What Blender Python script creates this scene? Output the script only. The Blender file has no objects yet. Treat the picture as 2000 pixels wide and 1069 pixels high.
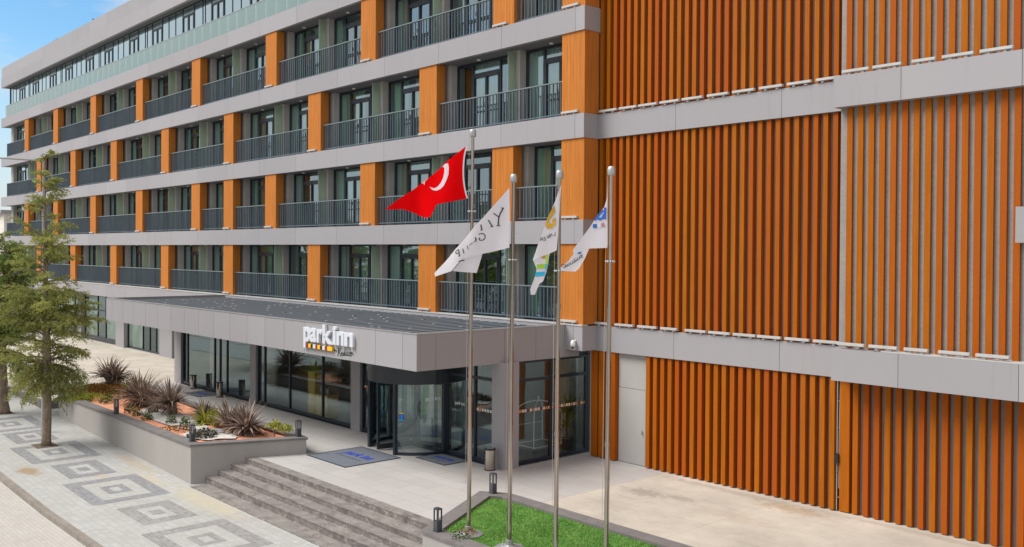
import bpy, bmesh, math, random
from mathutils import Vector, Matrix
from mathutils.geometry import delaunay_2d_cdt
random.seed(7)
sc = bpy.context.scene
COL = sc.collection
R = math.radians
PI = math.pi

# ------------------------------------------------------------------ materials
def newmat(name):
    m = bpy.data.materials.new(name); m.use_nodes = True
    nt = m.node_tree; b = nt.nodes['Principled BSDF']
    return m, nt, b
def N(nt, kind, **kw):
    n = nt.nodes.new(kind)
    for k, v in kw.items():
        if k.startswith('_'): setattr(n, k[1:], v)
        else: n.inputs[k.replace('__', ' ')].default_value = v
    return n
def L(nt, a, b): nt.links.new(a, b)
def c4(c): return (c[0], c[1], c[2], 1.0)
def mixc(nt, fac, a, b):
    n = nt.nodes.new('ShaderNodeMix'); n.data_type = 'RGBA'
    for s, v in ((0, fac), (6, a), (7, b)):
        if hasattr(v, 'is_linked') or hasattr(v, 'links'): L(nt, v, n.inputs[s])
        elif s == 0: n.inputs[0].default_value = v
        else: n.inputs[s].default_value = c4(v)
    return n.outputs[2]
def math_(nt, op, a, b=None):
    n = nt.nodes.new('ShaderNodeMath'); n.operation = op
    for i, v in enumerate((a, b)):
        if v is None: continue
        if hasattr(v, 'links'): L(nt, v, n.inputs[i])
        else: n.inputs[i].default_value = v
    return n.outputs[0]
def maprange(nt, v, a, b, c=0.0, d=1.0):
    n = nt.nodes.new('ShaderNodeMapRange'); L(nt, v, n.inputs[0])
    for i, x in enumerate((a, b, c, d)): n.inputs[i + 1].default_value = x
    return n.outputs[0]
def geo_pos(nt): return nt.nodes.new('ShaderNodeNewGeometry').outputs['Position']
def scaled(nt, v, s, off=(0, 0, 0), rot=(0, 0, 0)):
    n = nt.nodes.new('ShaderNodeMapping'); n.inputs['Scale'].default_value = s
    n.inputs['Location'].default_value = off; n.inputs['Rotation'].default_value = rot
    L(nt, v, n.inputs['Vector']); return n.outputs[0]
def noise(nt, v, scale, detail=3, rough=.55):
    n = nt.nodes.new('ShaderNodeTexNoise'); L(nt, v, n.inputs['Vector'])
    n.inputs['Scale'].default_value = scale; n.inputs['Detail'].default_value = detail
    n.inputs['Roughness'].default_value = rough; return n.outputs['Fac']
def bump(nt, b, h, strength=.3, dist=.01):
    n = nt.nodes.new('ShaderNodeBump'); n.inputs['Strength'].default_value = strength
    n.inputs['Distance'].default_value = dist; L(nt, h, n.inputs['Height']); L(nt, n.outputs[0], b.inputs['Normal'])
def dirtymat(name, col, rough=.6, var=.12, scale=1.5, metal=0.0, stretch=(1, 1, 1), fine=0.0, fscale=60, spec=.5):
    m, nt, b = newmat(name)
    p = scaled(nt, geo_pos(nt), stretch)
    n1 = noise(nt, p, scale, 5, .6)
    lo = tuple(x * (1 - var) for x in col); hi = tuple(min(1, x * (1 + var)) for x in col)
    c = mixc(nt, maprange(nt, n1, .3, .7), lo, hi)
    if fine:
        n2 = noise(nt, geo_pos(nt), fscale, 2)
        c = mixc(nt, maprange(nt, n2, .35, .65, 0, fine), c, tuple(x * .5 for x in col))
        bump(nt, b, n2, .25, .006)
    L(nt, c, b.inputs['Base Color'])
    b.inputs['Roughness'].default_value = rough; b.inputs['Metallic'].default_value = metal
    b.inputs['Specular IOR Level'].default_value = spec
    return m
M = {}
def panelmat():
    m, nt, b = newmat('grey_panel'); p = geo_pos(nt); col = (.338, .324, .338)
    at = nt.nodes.new('ShaderNodeAttribute'); at.attribute_name = 'tone'
    c = mixc(nt, at.outputs['Fac'], tuple(x * .94 for x in col), tuple(x * 1.05 for x in col))
    st = noise(nt, scaled(nt, p, (2.6, 2.6, .22)), 1.7, 6, .7); br = noise(nt, p, .5, 4)
    c = mixc(nt, maprange(nt, st, .56, .78, 0, .28), c, (.20, .18, .17)); c = mixc(nt, maprange(nt, br, .4, .75, 0, .12), c, (.42, .38, .36))
    L(nt, c, b.inputs['Base Color']); b.inputs['Roughness'].default_value = .48; b.inputs['Specular IOR Level'].default_value = .35
    bump(nt, b, noise(nt, p, 1.3, 2), .05, .02); return m
M['panel'] = panelmat()
M['panel_joint'] = dirtymat('panel_joint', (.06, .055, .055), .8)
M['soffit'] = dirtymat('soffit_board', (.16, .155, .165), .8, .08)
M['pier'] = dirtymat('pier_render', (.42, .39, .365), .8, .08, 2)
M['concrete_in'] = dirtymat('interior_wall', (.34, .31, .29), .9)
M['floor_in'] = dirtymat('interior_floor', (.40, .38, .36), .3, .1)
M['navy'] = dirtymat('dark_navy_aluminium', (.016, .024, .036), .35, .15)
M['rail'] = dirtymat('railing_steel', (.105, .14, .17), .35, .1, spec=.6)
M['railtop'] = dirtymat('rail_cap', (.17, .21, .22), .35, .1)
M['steel'] = dirtymat('stainless_steel', (.40, .36, .32), .12, .08, 3, metal=1.0)
M['steel_light'] = dirtymat('cast_steel', (.45, .45, .46), .4, .08, 3, metal=.6)
M['white_metal'] = dirtymat('white_powder_coat', (.48, .47, .455), .45, .08, 4)
M['lamp_white'] = dirtymat('lamp_lens', (.85, .85, .82), .3, .02)
M['bollard'] = dirtymat('graphite_metal', (.055, .06, .07), .45, .1)
M['plaster'] = dirtymat('grey_plaster', (.33, .305, .285), .9, .12, 1.2, fine=.25, fscale=25)
M['slat_back'] = dirtymat('grey_backing_wall', (.30, .27, .255), .9, .1, 2, fine=.3, fscale=30)
M['kerb'] = dirtymat('kerb_stone', (.27, .235, .20), .85, .2, 2, fine=.35, fscale=18)
M['coping'] = dirtymat('coping_stone', (.18, .163, .157), .7, .15, 3, fine=.2, fscale=30)
M['planter'] = dirtymat('planter_render', (.36, .335, .315), .85, .07, .9, stretch=(1, 1, .4), fine=.1, fscale=30)
M['service_door'] = dirtymat('service_door', (.40, .385, .362), .6, .04, 1)
M['bark'] = dirtymat('bark', (.27, .205, .15), .95, .4, 9, stretch=(1, 1, .35), fine=.5, fscale=14)
M['rope'] = dirtymat('rope', (.45, .38, .34), .9)
M['roofmetal'] = dirtymat('roof_sheet', (.135, .155, .175), .6, .08, 2, stretch=(3, .3, 1))
M['mat_grey'] = dirtymat('doormat', (.16, .175, .21), .95, .1, 4, fine=.5, fscale=45)
M['mat_blue'] = dirtymat('mat_print', (.012, .055, .42), .9)
M['black'] = dirtymat('black_paint', (.012, .012, .014), .5)
M['sign_white'] = dirtymat('sign_white', (.64, .66, .71), .3, .03)
M['red'] = dirtymat('sign_red', (.30, .01, .02), .35); M['yellow'] = dirtymat('sign_yellow', (.85, .50, .01), .35)
M['ivory'] = dirtymat('sign_ivory', (.65, .63, .58), .4); M['blue'] = dirtymat('print_blue', (.01, .12, .5), .5)
M['cyan'] = dirtymat('print_cyan', (.02, .42, .68), .6); M['lime'] = dirtymat('print_lime', (.33, .58, .02), .6)
M['gold'] = dirtymat('print_gold', (.55, .31, .03), .6, .25, 6); M['pink'] = dirtymat('print_pink', (.45, .16, .26), .6)
M['orange_dot'] = dirtymat('glass_dot_orange', (.75, .22, .02), .5)
M['beige_stone'] = dirtymat('beige_wall', (.72, .68, .60), .8)
M['wood_pale'] = dirtymat('pale_wood', (.78, .56, .16), .5, .15, 3, stretch=(1, 1, 4))
M['wood_dark'] = dirtymat('brown_wood', (.22, .10, .04), .5, .2, 3)
M['brown_cloth'] = dirtymat('brown_curtain', (.11, .05, .028), .8, .3, 5, stretch=(4, 4, .1))
M['white_gravel'] = dirtymat('white_pebbles', (.62, .58, .53), .9, .2, 8, fine=.45, fscale=28)
M['orange_gravel'] = dirtymat('orange_pebbles', (.78, .345, .20), .9, .22, 6, fine=.4, fscale=30)
M['grey_disc'] = dirtymat('manhole_cover', (.25, .25, .25), .8)
M['shopwhite'] = dirtymat('shop_interior', (.50, .52, .44), .8, .25, 1.2)
M['film'] = dirtymat('window_film', (.80, .83, .72), .6, .3, 1.0, stretch=(1, 1, .6))
M['soil'] = dirtymat('tree_soil', (.13, .10, .07), .95, .3, 6, fine=.4, fscale=30)
M['roof_tile'] = dirtymat('clay_roof', (.3, .14, .09), .8)
M['earth'] = dirtymat('turf_backing', (.075, .20, .03), .95, .3, 3)

def flagmat(name, col, trans=.35):
    m, nt, b = newmat(name)
    n = noise(nt, geo_pos(nt), 120, 2)
    c = mixc(nt, maprange(nt, n, .3, .7), tuple(x * .96 for x in col), col)
    d = nt.nodes.new('ShaderNodeBsdfDiffuse'); t = nt.nodes.new('ShaderNodeBsdfTranslucent')
    L(nt, c, d.inputs[0]); L(nt, c, t.inputs[0])
    mx = nt.nodes.new('ShaderNodeMixShader'); mx.inputs[0].default_value = trans
    L(nt, d.outputs[0], mx.inputs[1]); L(nt, t.outputs[0], mx.inputs[2])
    L(nt, mx.outputs[0], nt.nodes['Material Output'].inputs[0]); return m
M['flag_red'] = flagmat('red_cloth', (.86, .004, .006)); M['flag_white'] = flagmat('white_cloth', (.83, .81, .86))

def woodmat(name, col, board=.0, axis='X', slat=False):
    m, nt, b = newmat(name)
    p = geo_pos(nt)
    grain = noise(nt, scaled(nt, p, (14, 14, .55)), 1.6, 5, .65)
    broad = noise(nt, scaled(nt, p, (.5, .5, .25)), 1.3, 3)
    c = mixc(nt, maprange(nt, grain, .3, .72), tuple(x * .70 for x in col), tuple(min(1, x * 1.17) for x in col))
    c = mixc(nt, maprange(nt, broad, .35, .7, 0, .3), c, tuple(x * .8 for x in col))
    if slat:   # every slat is a stick of its own tone
        at = nt.nodes.new('ShaderNodeAttribute'); at.attribute_name = 'tone'
        c = mixc(nt, maprange(nt, noise(nt, scaled(nt, p, (3.4, 3.4, .35)), 1.1, 5, .7), .60, .80, 0, .35), c, (col[0] * 1.25, col[1] * 1.75, col[2] + .05))
        c = mixc(nt, maprange(nt, at.outputs['Fac'], 0, 1, 0, .95), c, (col[0] * .88, col[1] * .62, col[2] * 1.2))
    if board:
        sx = nt.nodes.new('ShaderNodeSeparateXYZ'); L(nt, p, sx.inputs[0])
        s = math_(nt, 'ADD', sx.outputs[0], sx.outputs[1])
        fr = math_(nt, 'FRACT', math_(nt, 'MULTIPLY', s, 1 / board))
        line = math_(nt, 'LESS_THAN', fr, .05)
        c = mixc(nt, math_(nt, 'MULTIPLY', line, .55), c, tuple(x * .3 for x in col))
    L(nt, c, b.inputs['Base Color'])
    b.inputs['Roughness'].default_value = .6; b.inputs['Specular IOR Level'].default_value = .12
    bump(nt, b, grain, .12, .004)
    return m
M['column'] = woodmat('orange_board', (.55, .19, .036), .145)
M['slat'] = woodmat('orange_slat', (.40, .114, .005), slat=True)

def glassmat(name, tint, refl=.08, gain=1.25, rough=0.0):
    m, nt, b = newmat(name); nt.nodes.remove(b)
    fr = nt.nodes.new('ShaderNodeFresnel'); fr.inputs['IOR'].default_value = 1.5
    f = math_(nt, 'MINIMUM', math_(nt, 'ADD', math_(nt, 'MULTIPLY', fr.outputs[0], gain), refl), 1.0)
    g = nt.nodes.new('ShaderNodeBsdfGlossy'); g.inputs['Roughness'].default_value = rough
    g.inputs['Color'].default_value = (.76, .95, 1, 1)
    wob = nt.nodes.new('ShaderNodeBump'); wob.inputs['Strength'].default_value = .06; wob.inputs['Distance'].default_value = .05
    L(nt, noise(nt, geo_pos(nt), .9, 2), wob.inputs['Height']); L(nt, wob.outputs[0], g.inputs['Normal'])
    t = nt.nodes.new('ShaderNodeBsdfTransparent'); t.inputs[0].default_value = c4(tint)
    mx = nt.nodes.new('ShaderNodeMixShader'); L(nt, f, mx.inputs[0]); L(nt, t.outputs[0], mx.inputs[1]); L(nt, g.outputs[0], mx.inputs[2])
    L(nt, mx.outputs[0], nt.nodes['Material Output'].inputs[0]); return m
M['glass'] = glassmat('room_glass', (.78, .92, .88), .26, 1.5)
M['top_glass'] = glassmat('mirror_glass', (.5, .6, .62), .50, 1.3)
M['lobby_glass'] = glassmat('lobby_glass', (.90, .94, .91), .08, 1.3)
M['shop_glass'] = glassmat('shop_glass', (.80, .86, .82), .05, 1.0)

def frosted(name, col, clear, refl):
    m, nt, b = newmat(name); nt.nodes.remove(b)
    d = nt.nodes.new('ShaderNodeBsdfDiffuse'); d.inputs[0].default_value = c4(col)
    tl = nt.nodes.new('ShaderNodeBsdfTranslucent'); tl.inputs[0].default_value = c4(col)
    tr = nt.nodes.new('ShaderNodeBsdfTransparent'); tr.inputs[0].default_value = c4(tuple(min(1, x * 1.5) for x in col))
    gl = nt.nodes.new('ShaderNodeBsdfGlossy'); gl.inputs['Roughness'].default_value = .05
    a = nt.nodes.new('ShaderNodeMixShader'); a.inputs[0].default_value = .45; L(nt, d.outputs[0], a.inputs[1]); L(nt, tl.outputs[0], a.inputs[2])
    e = nt.nodes.new('ShaderNodeMixShader'); e.inputs[0].default_value = clear; L(nt, a.outputs[0], e.inputs[1]); L(nt, tr.outputs[0], e.inputs[2])
    fr = nt.nodes.new('ShaderNodeFresnel'); fr.inputs['IOR'].default_value = 1.45
    g = nt.nodes.new('ShaderNodeMixShader'); L(nt, math_(nt, 'ADD', fr.outputs[0], refl), g.inputs[0]); L(nt, e.outputs[0], g.inputs[1]); L(nt, gl.outputs[0], g.inputs[2])
    L(nt, g.outputs[0], nt.nodes['Material Output'].inputs[0]); return m
M['green_glass'] = frosted('green_partition_glass', (.50, .59, .48), .22, .02)
M['balustrade_glass'] = frosted('aqua_balustrade_glass', (.66, .96, .92), .55, .10)

def leafmat(name, a, b_, c_=None, trans=.3):
    m, nt, b = newmat(name); nt.nodes.remove(b)
    at = nt.nodes.new('ShaderNodeAttribute'); at.attribute_name = 'tone'
    rp = nt.nodes.new('ShaderNodeValToRGB'); L(nt, at.outputs['Fac'], rp.inputs[0])
    rp.color_ramp.elements[0].color = c4(a); rp.color_ramp.elements[1].color = c4(b_)
    if c_:
        e = rp.color_ramp.elements.new(.55); e.color = c4(c_)
    d = nt.nodes.new('ShaderNodeBsdfDiffuse'); t = nt.nodes.new('ShaderNodeBsdfTranslucent')
    L(nt, rp.outputs[0], d.inputs[0]); L(nt, rp.outputs[0], t.inputs[0])
    mx = nt.nodes.new('ShaderNodeMixShader'); mx.inputs[0].default_value = trans
    L(nt, d.outputs[0], mx.inputs[1]); L(nt, t.outputs[0], mx.inputs[2])
    L(nt, mx.outputs[0], nt.nodes['Material Output'].inputs[0]); return m
M['leaf_olive'] = leafmat('cedar_leaf', (.11, .135, .045), (.52, .51, .17), (.30, .32, .10))
M['leaf_dark'] = leafmat('dark_cedar_leaf', (.055, .11, .05), (.46, .47, .13), (.20, .27, .085))
M['blade_brown'] = leafmat('bronze_blade', (.10, .07, .058), (.54, .42, .335), (.28, .205, .165), .15)
M['blade_lime'] = leafmat('lime_blade', (.17, .19, .03), (.55, .50, .12), (.34, .36, .06), .2)
M['leaf_green'] = leafmat('shrub_leaf', (.025, .06, .015), (.16, .22, .06), (.07, .13, .03))
M['leaf_grey'] = leafmat('dark_succulent_leaf', (.04, .045, .03), (.27, .24, .19), (.10, .10, .07), .1)
M['leaf_rust'] = leafmat('rusty_groundcover', (.14, .065, .02), (.36, .20, .06), (.26, .14, .035), .1)
M['turf'] = leafmat('turf_blade', (.085, .20, .035), (.31, .46, .13), (.17, .33, .07), .2)
M['curtain'] = None

def curtainmat(name, col):
    m, nt, b = newmat(name)
    n = noise(nt, scaled(nt, geo_pos(nt), (6, 6, .15)), 1.5, 3)
    L(nt, mixc(nt, maprange(nt, n, .3, .7), tuple(x * .75 for x in col), col), b.inputs['Base Color'])
    b.inputs['Roughness'].default_value = .9; return m
M['curtain_green'] = curtainmat('sage_curtain', (.64, .84, .72)); M['curtain_sheer'] = curtainmat('sheer_curtain', (.72, .76, .72))
M['curtain_taupe'] = curtainmat('taupe_curtain', (.50, .42, .36))

# paved surfaces -------------------------------------------------------------
def pavemat(name, col, bw, bh, mortar, mcol, var=.12, offset=.5, rough=.8, ms=.012, stain=None, rotz=0.0, big=.15):
    m, nt, b = newmat(name)
    p = geo_pos(nt)
    br = nt.nodes.new('ShaderNodeTexBrick'); L(nt, scaled(nt, p, (1, 1, 1), rot=(0, 0, rotz)), br.inputs['Vector'])
    br.offset = offset; br.inputs['Scale'].default_value = 1.0
    br.inputs['Brick Width'].default_value = bw; br.inputs['Row Height'].default_value = bh
    br.inputs['Mortar Size'].default_value = ms; br.inputs['Mortar Smooth'].default_value = .3
    br.inputs['Color1'].default_value = c4(tuple(x * (1 - var) for x in col)); br.inputs['Color2'].default_value = c4(tuple(x * (1 + var) for x in col))
    br.inputs['Mortar'].default_value = c4(mcol)
    n1 = noise(nt, p, .55, 5, .62)
    c = mixc(nt, maprange(nt, n1, .38, .72, 0, big * 2), br.outputs['Color'], tuple(x * y for x, y in zip(col, (.74, .70, .62))))
    n2 = noise(nt, p, 14, 3)
    c = mixc(nt, maprange(nt, n2, .4, .7, 0, .16), c, tuple(x * .6 for x in col))
    for (sx_, sy_, rx, ry, scol, amt) in stain or ():
        v = scaled(nt, p, (1 / rx, 1 / ry, 0), (-sx_ / rx, -sy_ / ry, 0))
        ln = nt.nodes.new('ShaderNodeVectorMath'); ln.operation = 'LENGTH'; L(nt, v, ln.inputs[0])
        d = math_(nt, 'ADD', ln.outputs['Value'], math_(nt, 'MULTIPLY', math_(nt, 'SUBTRACT', noise(nt, p, 2.6, 5, .7), .5), 2.2))
        c = mixc(nt, maprange(nt, d, .45, 1.0, amt, 0), c, scol)
    L(nt, c, b.inputs['Base Color']); b.inputs['Roughness'].default_value = rough
    bump(nt, b, br.outputs['Fac'], -.25, .006)
    return m
STAIN = [(-34.0, 8.95, .75, .38, (.30, .21, .11), .85), (-30.6, 11.6, 1.6, .5, (.48, .40, .27), .5), (-27.0, 12.0, 2.6, .6, (.52, .45, .30), .55),
         (-33.0, 12.1, 2.0, .3, (.40, .31, .2), .5), (-31.9, 10.6, .9, .35, (.45, .36, .25), .5)]
M['pavement'] = pavemat('light_pavers', (.43, .425, .405), .20, .20, .01, (.355, .345, .325), .08, stain=STAIN, big=.22)
M['pavers_dark'] = pavemat('grey_pavers', (.24, .24, .25), .20, .10, .008, (.28, .275, .265), .18, stain=STAIN[:1])
M['pavers_faded'] = pavemat('faded_pavers', (.275, .265, .255), .20, .10, .008, (.32, .305, .29), .18)
M['road'] = pavemat('road_blocks', (.475, .445, .41), .22, .11, .008, (.40, .37, .335), .06, big=.2)
M['terrace'] = pavemat('terrace_tiles', (.47, .445, .425), 1.2, .6, .004, (.25, .235, .22), .045, ms=.006, rough=.6, big=.12)
M['tread'] = M['terrace']
def marble():
    m, nt, b = newmat('veined_stone')
    p = geo_pos(nt)
    n = noise(nt, scaled(nt, p, (1.4, 2.2, 2.2), rot=(.3, .4, .6)), 2.2, 7, .7)
    v = nt.nodes.new('ShaderNodeTexWave'); L(nt, scaled(nt, p, (1.1, 1.7, 1.6), rot=(.2, .5, .9)), v.inputs['Vector'])
    v.inputs['Scale'].default_value = .45; v.inputs['Distortion'].default_value = 22; v.inputs['Detail'].default_value = 5; v.inputs['Detail Roughness'].default_value = .7
    c = mixc(nt, maprange(nt, n, .3, .7), (.075, .063, .06), (.27, .235, .22))
    c = mixc(nt, maprange(nt, v.outputs['Fac'], .96, 1.0, 0, .5), c, (.5, .46, .42))
    br = nt.nodes.new('ShaderNodeTexBrick'); L(nt, p, br.inputs['Vector']); br.offset = 0
    br.inputs['Scale'].default_value = 1; br.inputs['Brick Width'].default_value = 1.2; br.inputs['Row Height'].default_value = 50
    br.inputs['Mortar Size'].default_value = .006
    c = mixc(nt, math_(nt, 'MULTIPLY', br.outputs['Fac'], .5), c, (.08, .07, .06))
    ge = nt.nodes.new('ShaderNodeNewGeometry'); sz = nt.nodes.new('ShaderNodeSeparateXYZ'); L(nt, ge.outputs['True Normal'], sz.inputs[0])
    lit_top = math_(nt, 'MULTIPLY', maprange(nt, sz.outputs[2], .5, .9), maprange(nt, noise(nt, p, 1.3, 6, .7), .35, .68, .05, .8))  # upward faces mixed paler: light on the treads painted into the stone
    c = mixc(nt, lit_top, c, (.32, .29, .265))
    L(nt, c, b.inputs['Base Color']); b.inputs['Roughness'].default_value = .5; return m
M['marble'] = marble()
def concretemat(name, col, wear=.5, marks=()):
    m, nt, b = newmat(name); p = geo_pos(nt)
    n = noise(nt, p, .45, 6, .68); f = noise(nt, p, 22, 3)
    s = noise(nt, scaled(nt, p, (.35, 1.6, 1), rot=(0, 0, .5)), 1.3, 7, .75)
    c = mixc(nt, maprange(nt, n, .3, .72), tuple(x * (1 - .3 * wear) for x in col), tuple(x * 1.08 for x in col))
    c = mixc(nt, maprange(nt, s, .57, .74, 0, .8 * wear), c, tuple(x * y for x, y in zip(col, (.60, .57, .53))))
    c = mixc(nt, maprange(nt, f, .45, .7, 0, .14), c, tuple(x * .55 for x in col))
    for (mx_, my_, rx, ry, scol, amt, fr_) in marks:
        v = scaled(nt, p, (1 / rx, 1 / ry, 0), (-mx_ / rx, -my_ / ry, 0)); ln = nt.nodes.new('ShaderNodeVectorMath'); ln.operation = 'LENGTH'; L(nt, v, ln.inputs[0])
        d = math_(nt, 'ADD', ln.outputs['Value'], math_(nt, 'MULTIPLY', math_(nt, 'SUBTRACT', noise(nt, scaled(nt, p, (1, 2.2, 1), rot=(0, 0, .4)), fr_, 6, .75), .5), 3.2))
        c = mixc(nt, maprange(nt, d, .35, 1.0, amt, 0), c, scol)
    if marks:
        xz = nt.nodes.new('ShaderNodeSeparateXYZ'); L(nt, p, xz.inputs[0])
        for ax, val in ((1, 19.35), (0, -14.2), (1, 21.6)):
            dj = math_(nt, 'ABSOLUTE', math_(nt, 'SUBTRACT', math_(nt, 'ADD', xz.outputs[ax], math_(nt, 'MULTIPLY', noise(nt, p, 5, 3), .03)), val)); c = mixc(nt, maprange(nt, dj, .006, .016, .45, 0), c, tuple(x * .5 for x in col))
    L(nt, c, b.inputs['Base Color']); b.inputs['Roughness'].default_value = .85; bump(nt, b, f, .15, .004); return m
M['apron'] = concretemat('beige_concrete', (.55, .49, .41), 1.0, [(-17.3, 20.6, .9, .5, (.24, .20, .17), .6, 3.5), (-16.2, 20.9, .6, .3, (.25, .21, .18), .5, 5), (-13.6, 22.3, 1.2, .45, (.34, .22, .11), .6, 3), (-17.0, 19.0, 1.4, .4, (.36, .30, .24), .45, 3), (-14.0, 20.5, 1.5, .5, (.38, .31, .24), .45, 2.5), (-15.5, 22.6, 4, .25, (.30, .26, .21), .55, 3), (-10, 22.75, 4, .22, (.32, .28, .23), .5, 3)])
M['ground'] = concretemat('far_ground', (.30, .28, .24))

# ------------------------------------------------------------------ mesh builder
class MB:
    def __init__(s): s.v = []; s.f = []; s.t = []; s.mi = []; s.tone = 0.5; s.m = 0; s.smooth = False
    def add(s, vs, fs):
        o = len(s.v); s.v += [tuple(p) for p in vs]; s.t += [s.tone] * len(vs)
        for f in fs: s.f.append(tuple(o + i for i in f)); s.mi.append(s.m)
        return s
    def box(s, x0, x1, y0, y1, z0, z1):
        return s.add([(x0, y0, z0), (x1, y0, z0), (x1, y1, z0), (x0, y1, z0), (x0, y0, z1), (x1, y0, z1), (x1, y1, z1), (x0, y1, z1)],
                     [(0, 3, 2, 1), (4, 5, 6, 7), (0, 1, 5, 4), (1, 2, 6, 5), (2, 3, 7, 6), (3, 0, 4, 7)])
    def quad(s, a, b, c, d): return s.add([a, b, c, d], [(0, 1, 2, 3)])
    def prism(s, poly, z0, z1):
        n = len(poly)
        z0f = z0 if callable(z0) else (lambda x: z0); z1f = z1 if callable(z1) else (lambda x: z1)
        vs = [(x, y, z0f(x)) for x, y in poly] + [(x, y, z1f(x)) for x, y in poly]
        fs = [tuple(range(n - 1, -1, -1)), tuple(range(n, 2 * n))] + [(i, (i + 1) % n, n + (i + 1) % n, n + i) for i in range(n)]
        return s.add(vs, fs)
    def tube(s, pts, r, n=8, cap=True):
        pts = [Vector(p) for p in pts]; rs = r if isinstance(r, (list, tuple)) else [r] * len(pts)
        up = Vector((0, 0, 1)); vs = []
        for i, p in enumerate(pts):
            d = (pts[min(i + 1, len(pts) - 1)] - pts[max(i - 1, 0)]).normalized()
            a = d.cross(up if abs(d.z) < .95 else Vector((1, 0, 0))).normalized(); b = d.cross(a)
            for k in range(n):
                t = 2 * PI * k / n; vs.append(p + (a * math.cos(t) + b * math.sin(t)) * rs[i])
        fs = [(i * n + k, i * n + (k + 1) % n, (i + 1) * n + (k + 1) % n, (i + 1) * n + k) for i in range(len(pts) - 1) for k in range(n)]
        if cap: fs += [tuple(range(n - 1, -1, -1)), tuple((len(pts) - 1) * n + k for k in range(n))]
        return s.add(vs, fs)
    def lathe(s, cx, cy, prof, n=20):
        vs = [(cx + r * math.cos(2 * PI * k / n), cy + r * math.sin(2 * PI * k / n), z) for r, z in prof for k in range(n)]
        fs = [(i * n + k, i * n + (k + 1) % n, (i + 1) * n + (k + 1) % n, (i + 1) * n + k) for i in range(len(prof) - 1) for k in range(n)]
        fs += [tuple(range(n - 1, -1, -1)), tuple((len(prof) - 1) * n + k for k in range(n))]
        return s.add(vs, fs)
    def build(s, name, mat, parent=None, org=(0, 0, 0), bevel=0, smooth=False, tone=False):
        me = bpy.data.meshes.new(name)
        ox, oy, oz = org
        me.from_pydata([(x - ox, y - oy, z - oz) for x, y, z in s.v], [], s.f)
        mats = mat if isinstance(mat, (list, tuple)) else [mat]
        for m in mats: me.materials.append(m)
        if len(mats) > 1: me.polygons.foreach_set('material_index', s.mi)
        if smooth: me.polygons.foreach_set('use_smooth', [True] * len(me.polygons))
        if tone:
            a = me.attributes.new('tone', 'FLOAT', 'POINT'); a.data.foreach_set('value', s.t)
        me.update()
        o = bpy.data.objects.new(name, me); COL.objects.link(o)
        if parent is not None: o.parent = parent
        else: o.location = org
        if bevel:
            b = o.modifiers.new('bevel', 'BEVEL'); b.width = bevel; b.segments = 2; b.limit_method = 'ANGLE'
        return o
def tag(o, label=None, cat=None, group=None, kind=None):
    if label: o['label'] = label
    if cat: o['category'] = cat
    if group: o['group'] = group
    if kind: o['kind'] = kind
    return o
def empty(name, loc):
    e = bpy.data.objects.new(name, None); e.empty_display_size = .3; e.location = loc; COL.objects.link(e); return e
def struct(name, mb, mat): return tag(mb.build(name, mat), kind='structure')
def inst(src, parent, loc, name=None):
    o = src.copy(); COL.objects.link(o); o.parent = parent; o.location = loc
    if name: o.name = name
    return o
def glyphs(text, bold=.0, extrude=.0, bevel=.0, shear=0):
    cu = bpy.data.curves.new('glyph', 'FONT'); cu.body = text; cu.offset = bold; cu.extrude = extrude; cu.bevel_depth = bevel; cu.bevel_resolution = 2
    cu.resolution_u = 6; cu.shear = shear
    o = bpy.data.objects.new('glyph', cu); COL.objects.link(o)
    dg = bpy.context.evaluated_depsgraph_get(); dg.update()
    me = bpy.data.meshes.new_from_object(o.evaluated_get(dg))
    vs = [tuple(v.co) for v in me.vertices]; fs = [tuple(p.vertices) for p in me.polygons]
    bpy.data.objects.remove(o); bpy.data.curves.remove(cu); bpy.data.meshes.remove(me)
    x0 = min(v[0] for v in vs); x1 = max(v[0] for v in vs); y0 = min(v[1] for v in vs); y1 = max(v[1] for v in vs)
    return [((x - x0) / (x1 - x0), (y - y0) / (y1 - y0), z) for x, y, z in vs], fs

# ------------------------------------------------------------------ camera, world, sun
H = 6.8
cam = bpy.data.cameras.new('camera'); co = bpy.data.objects.new('camera', cam); COL.objects.link(co)
rt = Vector((0.66795237, 0.74417408, 0.00667613)); fw = Vector((-0.74411477, 0.66798432, -0.00949533)); upv = Vector((-0.01152573, 0.00137462, 0.99993263))
co.matrix_world = Matrix(((rt.x, upv.x, -fw.x, 0), (rt.y, upv.y, -fw.y, 0), (rt.z, upv.z, -fw.z, H), (0, 0, 0, 1)))
cam.sensor_width = 36; cam.lens = 36 * 1838.1 / 2000; cam.shift_y = -24.7 / 2000; cam.clip_end = 3000; cam.clip_start = .1
sc.camera = co
SUN_EL, SUN_AZ = R(50), R(218)      # azimuth of the sun measured from +Y towards +X
sd = Vector((math.sin(SUN_AZ) * math.cos(SUN_EL), math.cos(SUN_AZ) * math.cos(SUN_EL), math.sin(SUN_EL)))
sl = bpy.data.lights.new('sun', 'SUN'); sl.energy = 2.8; sl.angle = R(34); sl.color = (1, .975, .94)
so = bpy.data.objects.new('sun', sl); COL.objects.link(so); so.rotation_euler = (-sd).to_track_quat('-Z', 'Y').to_euler()
w = bpy.data.worlds.new('World'); sc.world = w; w.use_nodes = True
nt = w.node_tree; bg = nt.nodes['Background']
sky = nt.nodes.new('ShaderNodeTexSky'); sky.sky_type = 'NISHITA'; sky.sun_disc = False
sky.sun_elevation = SUN_EL; sky.sun_rotation = SUN_AZ; sky.air_density = 1.0; sky.dust_density = .6; sky.ozone_density = 1.5
tc = nt.nodes.new('ShaderNodeTexCoord')
sx = nt.nodes.new('ShaderNodeSeparateXYZ'); L(nt, tc.outputs['Generated'], sx.inputs[0])
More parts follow.
